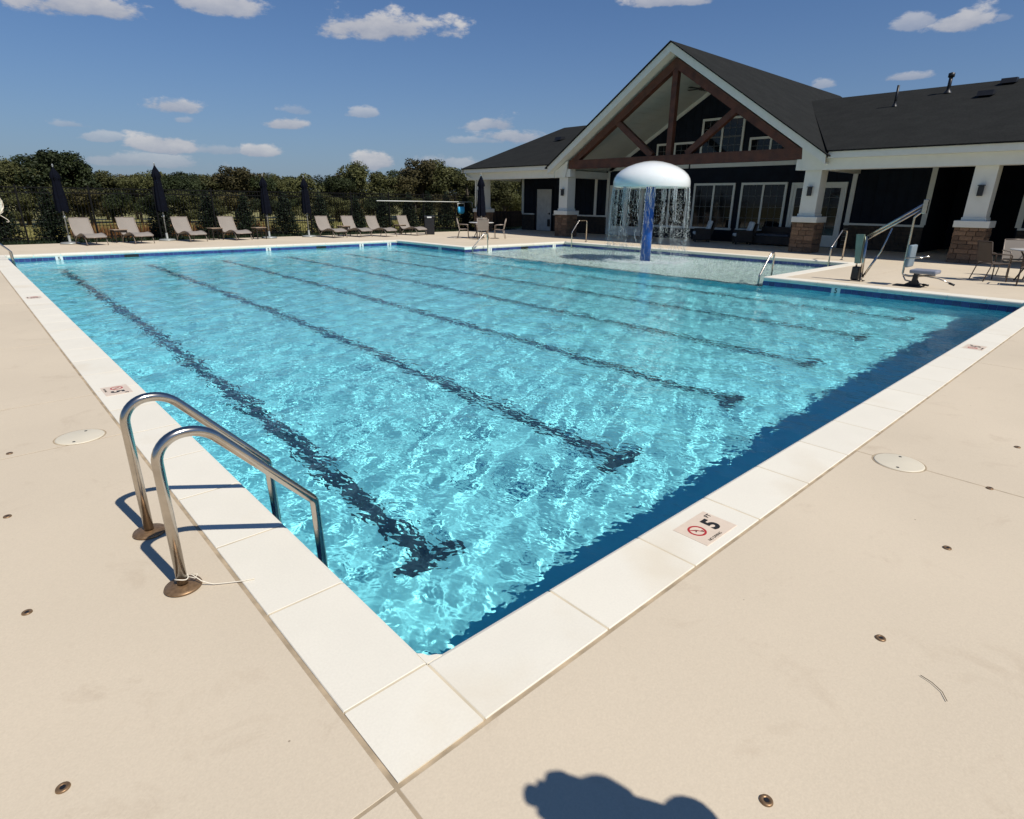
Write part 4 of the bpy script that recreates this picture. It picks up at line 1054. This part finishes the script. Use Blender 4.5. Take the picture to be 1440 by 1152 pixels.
# ------------------------------------------------------------------ splash mushroom
MX, MY = 17.31, 11.21
ms = thing('splash_mushroom', 'white domed water mushroom on a blue post pouring water in the shallow pool', 'water feature', (MX, MY, SZ))
MB().tube([(MX, MY, SZ), (MX, MY, 2.36)], [.185, .165], 32).build('post', BLUEP, ms)
dp = [(.16, 2.42), (.9, 2.46), (1.22, 2.40), (1.275, 2.27), (1.305, 2.262), (1.32, 2.30), (1.315, 2.45), (1.29, 2.56), (1.22, 2.68), (1.08, 2.81), (.88, 2.93), (.62, 3.03), (.34, 3.10), (.12, 3.125), (0, 3.13)]
MB().lathe(dp, (MX, MY, 0), 72).build('dome', DOME, ms)
WAT = M('falling_water', (.93, .97, .98), rough=.12, var=.03, trans=.74, ior=1.33, spec=1.0)
def strand(mb, a, r, rr):
    z = 2.27; zend = rr.choice([WZ, WZ, .1, .45, .8, 1.1]); ph = rr.uniform(0, 6); pts = []; rad = []
    w = rr.uniform(.004, .011)
    while z > zend:
        fall = 2.27 - z; d = r + .05 * math.sqrt(fall + .01) * 1.0
        aa = a + .022 * math.sin(ph + fall * 7) * (fall * .7 + .15) + .010 * math.sin(ph * 2 + fall * 19)
        pts.append((MX + d * math.cos(aa), MY + d * math.sin(aa), z))
        rad.append(max(.002, w * (1.0 - .22 * fall) * (.55 + .6 * abs(math.sin(ph + fall * 11 + math.sin(fall * 23))))))
        z -= rr.uniform(.035, .07)
        if fall > .35 and rr.random() < .22 + .10 * fall:
            if len(pts) > 2: mb.tube(pts, rad, 6)
            pts = []; rad = []; z -= rr.uniform(.04, .16)
    if len(pts) > 2: mb.tube(pts, rad, 6)
rr_ = random.Random(3); cur = MB()
for k in range(140):
    a = rr_.uniform(0, 2 * math.pi); a += .13 * math.sin(a * 9 + 1) + .05 * math.sin(a * 23)
    strand(cur, a, 1.305, rr_)
def drop(mb, p, s, rr):
    o = [Vector((0, 0, 1.3)), Vector((1, 0, 0)), Vector((0, 1, 0)), Vector((-1, 0, 0)), Vector((0, -1, 0)), Vector((0, 0, -1))]
    mb.add([Vector(p) + q * s for q in o], [(0, 1, 2), (0, 2, 3), (0, 3, 4), (0, 4, 1), (5, 2, 1), (5, 3, 2), (5, 4, 3), (5, 1, 4)], True)
for k in range(6500):
    z = 2.2 - 2.35 * rr_.random() ** .75; f_ = 2.27 - z; a = rr_.uniform(0, 2 * math.pi); a = a + .10 * math.sin(a * 13)
    d = 1.31 + .05 * math.sqrt(f_) + rr_.gauss(0, .012 + .035 * f_)
    drop(cur, (MX + d * math.cos(a), MY + d * math.sin(a), z), rr_.uniform(.004, .013), rr_)
cw_ = cur.build('water_curtain', WAT, ms); cw_['kind'] = 'stuff'
foam = MB()
for k in range(2600):
    a = rr_.uniform(0, 2 * math.pi); d = 1.38 + rr_.gauss(0, .12); drop(foam, (MX + d * math.cos(a), MY + d * math.sin(a), WZ + abs(rr_.gauss(0, .035))), rr_.uniform(.006, .020), rr_)
for k in range(7000):
    a = rr_.uniform(0, 2 * math.pi); d = .3 + abs(rr_.gauss(0, 2.0)); px_, py_ = MX + d * math.cos(a), MY + d * math.sin(a) * 1.3
    if px_ < A + .1 or px_ > B - .05 or py_ < L3 + .05 or py_ > L2 - .05: continue
    drop(foam, (px_, py_, WZ + .002), rr_.uniform(.004, .014), rr_)
fo_ = foam.build('splash_foam', M('foam', (.8, .86, .86), rough=.3, trans=.3, ior=1.33), ms); fo_['kind'] = 'stuff'

# ------------------------------------------------------------------ rails and ladders
def near_arm(y, r=.0242):
    pts = fillet([(-.584, y, .0), (-.584, y, .80), (-.43, y, .80), (.09, y, .235), (.115, y, -.25), (.115, y, -1.15), (.02, y, -1.25)], [.13, .12, .07, .3, .06], 9)
    return fillet([(-.584, y, .0), (-.584, y, .765), (-.38, y, .765), (.098, y, .225), (.112, y, -.40), (.112, y, -1.1)], [.12, .17, .06, .4], 9)
def make_ladder():
    t = thing('pool_ladder', 'x', 'pool ladder', (-.2, 1.514, 0), 0, 'stainless pool ladders')
    for y in (1.187, 1.841):
        rl = MB().tube(near_arm(y), .0242, 28).build('rail', STEEL, t)
        MB().lathe([(.0245, .0), (.080, 0), (.083, .004), (.080, .010), (.062, .013), (.052, .018), (.030, .020), (.0245, .020)], (-.584, y, 0), 40).build('escutcheon', BRASS, rl)
    for z in (-.55, -.82, -1.08): MB().bbox(.07, .16, 1.19, 1.838, z - .015, z + .015, .006).build('tread', STEEL, t)
    return t
ld = make_ladder(); ld['label'] = 'stainless pool ladder with two hooped handrails and brass bases at the near corner'
l2 = copy_tree(ld); l2.location = (-.2, 21.45, 0); l2['label'] = 'stainless pool ladder cut off by the left picture edge in the far corner'
st = thing('twine', 'thin pale string tied round the near ladder post and trailing to the coping', 'string', (-.58, 1.187, .03))
loop = [(-.584 + .0275 * math.cos(a), 1.187 + .0275 * math.sin(a), .052 + .006 * math.sin(a * 2)) for a in np.linspace(0, 6.6, 26)]
MB().tube(loop, .0028, 6).build('loop', STRING, st)
MB().tube([(-.556, 1.17, .052), (-.535, 1.15, .045), (-.52, 1.155, .06), (-.545, 1.165, .065), (-.515, 1.13, .03), (-.49, 1.12, .012), (-.47, 1.105, .004), (-.42, 1.075, .003), (-.36, 1.04, .004), (-.31, 1.02, .004)], .0025, 6).build('tail', STRING, st)
GR = 'short stainless step rails around the splash pool'
def steprail(pts, label, r=.0235, rad=.1):
    t = thing('grab_rail', label, 'handrail', (pts[0][0], pts[0][1], 0), 0, GR)
    MB().tube(fillet(pts, rad, 6), r, 14).build('rail', STEEL, t)
    e1 = pts[-1] if pts[-1][2] >= -.02 else None
    for p in (pts[0], pts[-1]):
        if p[2] > -.1: MB().lathe([(.024, 0), (.07, 0), (.07, .006), (.03, .025), (.024, .025)], (p[0], p[1], 0), 24).build('escutcheon', STEEL, t)
steprail([(15.05, 5.52, SZ), (15.05, 5.52, .54), (14.86, 5.52, .54), (14.35, 5.52, -.02), (14.33, 5.52, -.9)], 'short stainless step rail at the deck corner between splash pool and lap pool', rad=.07)
steprail([(15.15, 17.5, SZ), (15.15, 17.5, .50), (14.95, 17.5, .50), (14.35, 17.5, -.02), (14.33, 17.5, -.9)], 'short stainless step rail at the far notch below the patio table', rad=.07)
steprail([(21.0, 17.2, 0), (21.0, 17.2, .97), (20.45, 17.2, .97), (19.98, 17.2, .45), (19.98, 17.2, SZ)], 'tall stainless step rail at the far corner of the splash pool by the porch', rad=.09)
steprail([(21.2, 5.9, 0), (21.2, 5.9, .97), (20.75, 5.9, .97), (20.05, 5.9, .45), (20.05, 5.9, SZ)], 'tall stainless step rail beside the pool lift glinting in the sun', rad=.09)

# ------------------------------------------------------------------ pool lift
LXp = 15.2
lf = thing('pool_lift', 'stainless pool lift with raised arm, grey seat and footrests on the right deck', 'pool lift', (LXp, 3.4, 0))
def T(name, pts, r, mat=STEEL, seg=12, rad=None, par=None):
    p = [(LXp + (q[2] if len(q) > 2 else 0), q[0], q[1]) for q in pts]
    return MB().tube(fillet(p, rad, 5) if rad else p, r, seg).build(name, mat, par or lf)
MB().bbox(LXp - .14, LXp + .14, 3.30, 3.58, 0, .02, .006).build('base_plate', STEEL, lf)
T('mast', [(3.36, .01), (3.42, 1.06)], .035); T('mast', [(3.50, .01), (3.56, 1.06)], .022)
MB().bbox(LXp - .09, LXp + .09, 3.42, 3.58, .03, .34, .02).build('battery_box', BLACK, lf)
MB().prism([(LXp - .06, 3.56, .42), (LXp - .06, 3.44, .42), (LXp - .06, 3.47, 1.10), (LXp - .06, 3.64, 1.10)], (.10, 0, 0)).build('side_panel', M('pale_green_panel', (.20, .26, .20), rough=.35, metal=.3), lf)
T('arm', [(3.40, 1.06), (2.33, 1.84)], .030); T('arm', [(3.42, .98), (2.36, 1.73)], .024)
MB().bbox(LXp - .05, LXp + .05, 2.31, 2.40, 1.60, 1.90, .01).build('arm_end', STEEL, lf)
T('actuator', [(3.33, .10), (3.05, .72), (2.92, 1.27)], .018); T('actuator_sleeve', [(3.33, .10), (3.10, .62)], .028)
T('hanger', [(2.36, 1.68), (2.52, 1.52), (2.50, .24), (2.36, .22), (1.85, .27)], .024, rad=.06)
MB().bbox(LXp - .24, LXp + .24, 1.80, 2.32, .30, .39, .03).build('seat', M('grey_seat', (.22, .23, .27), rough=.5), lf)
MB().bbox(LXp - .22, LXp + .22, 2.37, 2.45, .42, .92, .03).build('backrest', M('grey_backrest', (.20, .25, .28), rough=.5), lf)
for s in (-.27, .27): T('armrest', [(2.44, .64, s), (2.10, .66, s)], .014)
T('leg_rest', [(2.48, .22), (2.42, .12), (2.02, .05)], .016, rad=.05); T('leg_rest', [(2.2, .28, -.1), (1.75, .22, -.1), (1.48, .13, -.1)], .014, rad=.2)
T('foot_grip', [(2.05, .055), (1.93, .045)], .024, BLACK); T('foot_grip', [(1.54, .145, -.1), (1.43, .11, -.1)], .024, BLACK)
MB().prism([(LXp - .05, 2.26, .30), (LXp - .05, 2.17, .30), (LXp - .05, 2.18, .15), (LXp - .05, 2.08, .0), (LXp - .05, 2.46, .0), (LXp - .05, 2.28, .12)], (.1, 0, 0)).build('support_foot', BLACK, lf)
MB().bbox(LXp - .22, LXp + .1, 2.02, 2.60, .0, .018, .004).build('black_plate', BLACK, lf)  # thin black plate lying flat on the deck

# ------------------------------------------------------------------ small things on the deck
def lid(x, y, label, a=0):
    t = thing('round_deck_cover', label, 'deck cover', (x, y, 0), a, 'round deck covers')
    MB().lathe([(0, .002), (.150, .002), (.158, .0005), (.160, -.004)], (0, 0, 0), 48).build('lid', CREAM, t, world=False)
    MB().lathe([(.162, -.003), (.168, -.0015), (.172, -.004)], (0, 0, 0), 48).build('collar', JOINT, t, world=False)
    for s in (-1, 1): MB().lathe([(0, .0032), (.010, .0032), (.011, .0022)], (s * .115, 0, 0), 12).build('finger_hole', BLACK, t, world=False)
lid(3.68, -.66, 'round cream skimmer cover in the right-hand deck beside the long coping', .2)
lid(-.645, 3.76, 'round cream skimmer cover in the left-hand deck beyond the ladder', 1.1)
def anchor(x, y, label):
    t = thing('deck_anchor', label, 'deck anchor', (x, y, 0), random.uniform(0, 3), 'brass cover anchors set in the deck')
    MB().lathe([(0, .0012), (.009, .0012), (.010, .003), (.018, .003), (.020, .001), (.021, -.003)], (0, 0, 0), 24).build('rim', BRASS, t, world=False)
    MB().lathe([(0, .002), (.0085, .002)], (0, 0, 0), 12).build('screw', BLACK, t, world=False)
xs_a = [.46, 1.54, 2.60, 3.67, 4.71, 5.78, 6.84, 7.9, 8.97, 10.03]
la = ['nearest the bottom picture edge', 'second from the bottom edge', 'third from the bottom edge', 'just beyond the skimmer cover', 'fifth from the bottom edge', 'sixth from the bottom edge', 'seventh from the bottom edge']
for i, x in enumerate(xs_a[:6]): anchor(x, -1.2 + random.uniform(-.01, .02), 'brass anchor disc in the right-hand deck, ' + la[i])
lb = ['lowest left near the bottom edge', 'left of the near ladder', 'second left of the ladder shadow', 'by the left skimmer cover']
for i, y in enumerate([.33, 1.45, 2.58, 3.71]): anchor(-1.155 + (.08 if i == 3 else 0), y, 'brass anchor disc in the left-hand deck, ' + lb[i])
tw = thing('dry_stem', 'thin curved dry grass stem lying on the right-hand deck', 'twig', (1.35, -1.4, 0))
MB().tube([(1.42, -1.36, .0015), (1.41, -1.40, .002), (1.385, -1.44, .002), (1.345, -1.465, .0015)], .0014, 5).build('stem', BARK, tw)
# depth markers on the coping
def marker(x, y, rz, num, label):
    t = thing('depth_marker', label, 'depth marker', (x, y, 0), rz, 'depth marker plates on the coping')
    t.scale = (.95, .95, 1); w, h = .172, .115; z = .0022
    MB().bbox(-w, w, -h, h, -.004, z, .0015).build('plate', SIGNTILE, t, world=False)
    def txt(s, size, px, py, b=0, mat=INK, rot=0):
        cu = bpy.data.curves.new('lettering', 'FONT'); cu.body = s; cu.size = size; cu.align_x = 'CENTER'; cu.align_y = 'CENTER'; cu.extrude = .0003; cu.offset = b; cu.resolution_u = 4
        q = bpy.data.objects.new('tmp', cu); COL.objects.link(q); bpy.context.view_layer.update()
        me = bpy.data.meshes.new_from_object(q.evaluated_get(bpy.context.evaluated_depsgraph_get())); bpy.data.objects.remove(q)
        me.name = 'lettering'; me.transform(Matrix.Translation((px, py, z + .0006)) @ Matrix.Rotation(rot, 4, 'Z')); me.materials.clear(); me.materials.append(mat)
        o = bpy.data.objects.new('lettering', me); COL.objects.link(o); o.parent = t
    txt(num, .155, .062, -.006, .006); txt('FT', .044, .136, .062, .0012); txt('NO DIVING', .026, -.045, -.092, .0004)
    rg = MB().lathe([(.043, z + .0001), (.043, z + .0009), (.056, z + .0009), (.056, z + .0001)], (-.072, .012, 0), 40, smooth=False)
    a0 = math.radians(-45); d = Vector((math.cos(a0), math.sin(a0), 0)); n_ = Vector((-d.y, d.x, 0)); c = Vector((-.072, .012, z + .0001))
    rg.build('prohibition_ring', REDINK, t, world=False)
    MB().prism([c - d * .044 - n_ * .003, c + d * .044 - n_ * .003, c + d * .044 + n_ * .003, c - d * .044 + n_ * .003], (0, 0, .0012)).build('prohibition_bar', REDINK, t, world=False)
    dv = MB()
    for a, b_ in (((-.024, .026), (.002, .006)), ((.002, .006), (.012, -.014)), ((.002, .006), (-.018, -.004)), ((.012, -.014), (.030, -.020)), ((.012, -.014), (.024, -.032))):
        pa = c + Vector((*a, .0002)); pb = c + Vector((*b_, .0002)); dd = (pb - pa).normalized(); nn = Vector((-dd.y, dd.x, 0)) * .0035
        dv.prism([pa - nn, pb - nn, pb + nn, pa + nn], (0, 0, .0006))
    o = dv.build('diver_figure', INK, t, world=False); o['kind'] = 'stuff'
marker(1.79, -.20, 0, '5', 'cream depth marker reading 5 FT with red no diving ring, nearest on the right coping')
marker(-.195, 4.93, -math.pi / 2, '5', 'cream depth marker reading 5 on the left coping beyond the ladder')
marker(8.63, -.18, 0, '5', 'cream depth marker reading 5 far along the right coping')
marker(-.19, 12.3, -math.pi / 2, '5', 'faded depth marker far along the left coping')
marker(13.2, -.18, 0, '5', 'small distant depth marker at the far right end of the coping')

# ------------------------------------------------------------------ unseen companion, given a camera to shape the shadow at the bottom edge
def person():
    t = thing('person', 'standing person in a cap and dark shirt, camera raised, casting the shadow on the deck', 'person', (.225, -2.235, 0), math.radians(32)); t.scale = (1.03, 1.03, 1.03)
    J = [((0, 0, .98), .135), ((0, .0, 1.12), .130), ((0, .0, 1.30), .150), ((0, .0, 1.43), .115), ((0, .01, 1.50), .058), ((0, .02, 1.56), .060)]
    v = [j[0] for j in J]; rad = [j[1] for j in J]; e_ = [(i, i + 1) for i in range(5)]
    def chain(root, pts):
        p = root
        for co, r in pts: v.append(co); rad.append(r); e_.append((p, len(v) - 1)); p = len(v) - 1
        return p
    for s in (-1, 1):
        chain(0, [((s * .10, 0, .90), .095), ((s * .115, .02, .50), .060), ((s * .12, -.01, .10), .042), ((s * .13, .12, .035), .036)])
        h = chain(3, [((s * .17, 0, 1.40), .062), ((s * .19, .10, 1.16), .050), ((s * .135, .15, 1.36), .048), ((s * .10, .20, 1.50), .034), ((s * .095, .225, 1.565), .032)])
        for k, (dx, ln) in enumerate(((-.028, .070), (-.010, .082), (.010, .076), (.027, .060))):
            b_ = v[h]; chain(h, [((b_[0] + s * .01 , b_[1] + .012, b_[2] + .035 + dx), .0095), ((b_[0] - s * (ln - .05), b_[1] + .045, b_[2] + .045 + dx), .008)])
        b_ = v[h]; chain(h, [((b_[0] - s * .020, b_[1] - .025, b_[2] + .03), .010), ((b_[0] - s * .035, b_[1] - .03, b_[2] + .06), .009)])
    me = bpy.data.meshes.new('body'); me.from_pydata(v, e_, [])
    o = bpy.data.objects.new('tmp_body', me); COL.objects.link(o)
    o.modifiers.new('s', 'SKIN'); sk = me.skin_vertices[0].data if me.skin_vertices else None
    if sk is None:
        bm = bmesh.new(); bm.from_mesh(me); bm.verts.layers.skin.verify(); bm.to_mesh(me); bm.free(); sk = me.skin_vertices[0].data
    for i, d in enumerate(sk): d.radius = (rad[i], rad[i] * (.72 if i < 4 else 1)); d.use_root = (i == 0)
    sb = o.modifiers.new('u', 'SUBSURF'); sb.levels = 2; sb.render_levels = 2
    bpy.context.view_layer.update()
    m2 = bpy.data.meshes.new_from_object(o.evaluated_get(bpy.context.evaluated_depsgraph_get())); bpy.data.objects.remove(o)
    m2.name = 'body'; m2.materials.clear(); SK = M('skin', (.45, .27, .19), rough=.5)
    SH = M('dark_shirt', (.03, .035, .05), rough=.9); TR = M('khaki_trousers', (.18, .15, .10), rough=.9); SHO = M('shoe', (.05, .05, .05), rough=.7)
    for m in (SK, SH, TR, SHO): m2.materials.append(m)
    for p in m2.polygons:
        p.use_smooth = True; z = p.center.z; x = abs(p.center.x)
        p.material_index = 3 if z < .075 else (2 if z < 1.0 and x < .2 else (1 if 1.0 <= z < 1.50 and (x < .2 or z > 1.18) else 0))
    b_ = bpy.data.objects.new('body', m2); COL.objects.link(b_); b_.parent = t
    hd = MB(); seg, n = 24, 18; vs = []
    for i in range(n + 1):
        ph = math.pi * i / n
        for k in range(seg):
            a = 2 * math.pi * k / seg; x = math.sin(ph) * math.cos(a); y = math.sin(ph) * math.sin(a); z = math.cos(ph)
            w = .076 * (1 - .22 * max(0, -z)); d = .098
            yy = y * d + (.012 if (y > .8 and -.35 < z < .1 and abs(x) < .25) else 0)       # nose
            vs.append((x * w, .02 + yy, 1.655 + z * .118))
    hd.add(vs, [(i * seg + k, (i + 1) * seg + k, (i + 1) * seg + (k + 1) % seg, i * seg + (k + 1) % seg) for i in range(n) for k in range(seg)], True)
    h = hd.build('head', SK, t, world=False); h['kind_note'] = 0; del h['kind_note']
    for s in (-1, 1):
        MB().lathe([(0, 0), (.02, .01), (.024, .03), (.016, .05), (0, .055)], (s * .078, .015, 1.625), 10).build('ear', SK, h, world=False)
        MB().lathe([(0, -.010), (.009, -.004), (.009, .004), (0, .010)], (s * .030, .108, 1.665), 10).build('eye', WHITETILE, h, world=False)
    MB().tube([(-.024, .108, 1.598), (0, .114, 1.594), (.024, .108, 1.598)], .005, 8).build('mouth', REDINK, h, world=False)
    cp_ = MB().lathe([(.088, 0), (.092, .02), (.088, .06), (.065, .095), (.03, .108), (0, .11)], (0, .015, 1.70), 28)
    c_ = cp_.build('cap', NAVYF, t, world=False)
    br = [(.078 * math.cos(a), .085 + .125 * math.sin(a), 1.705 + .0 * a) for a in np.linspace(0, math.pi, 13)]
    MB().prism(br, (0, 0, .008)).build('peak', NAVYF, c_, world=False)
person()
cmr = thing('shadow_camera', 'black handheld camera raised to the eye of the capped person behind the view', 'camera', (.225, -2.235, 0), math.radians(32))  # added out of view so its box gives the shadow an angular tip
MB().bbox(-.075, .075, .18, .245, 1.64, 1.75, .01).bbox(-.03, .03, .18, .24, 1.752, 1.785, .006).build('body', BLACK, cmr, world=False)
MB().tube([(0, .246, 1.695), (0, .31, 1.695)], .034, 20).build('lens', BLACK, cmr, world=False)
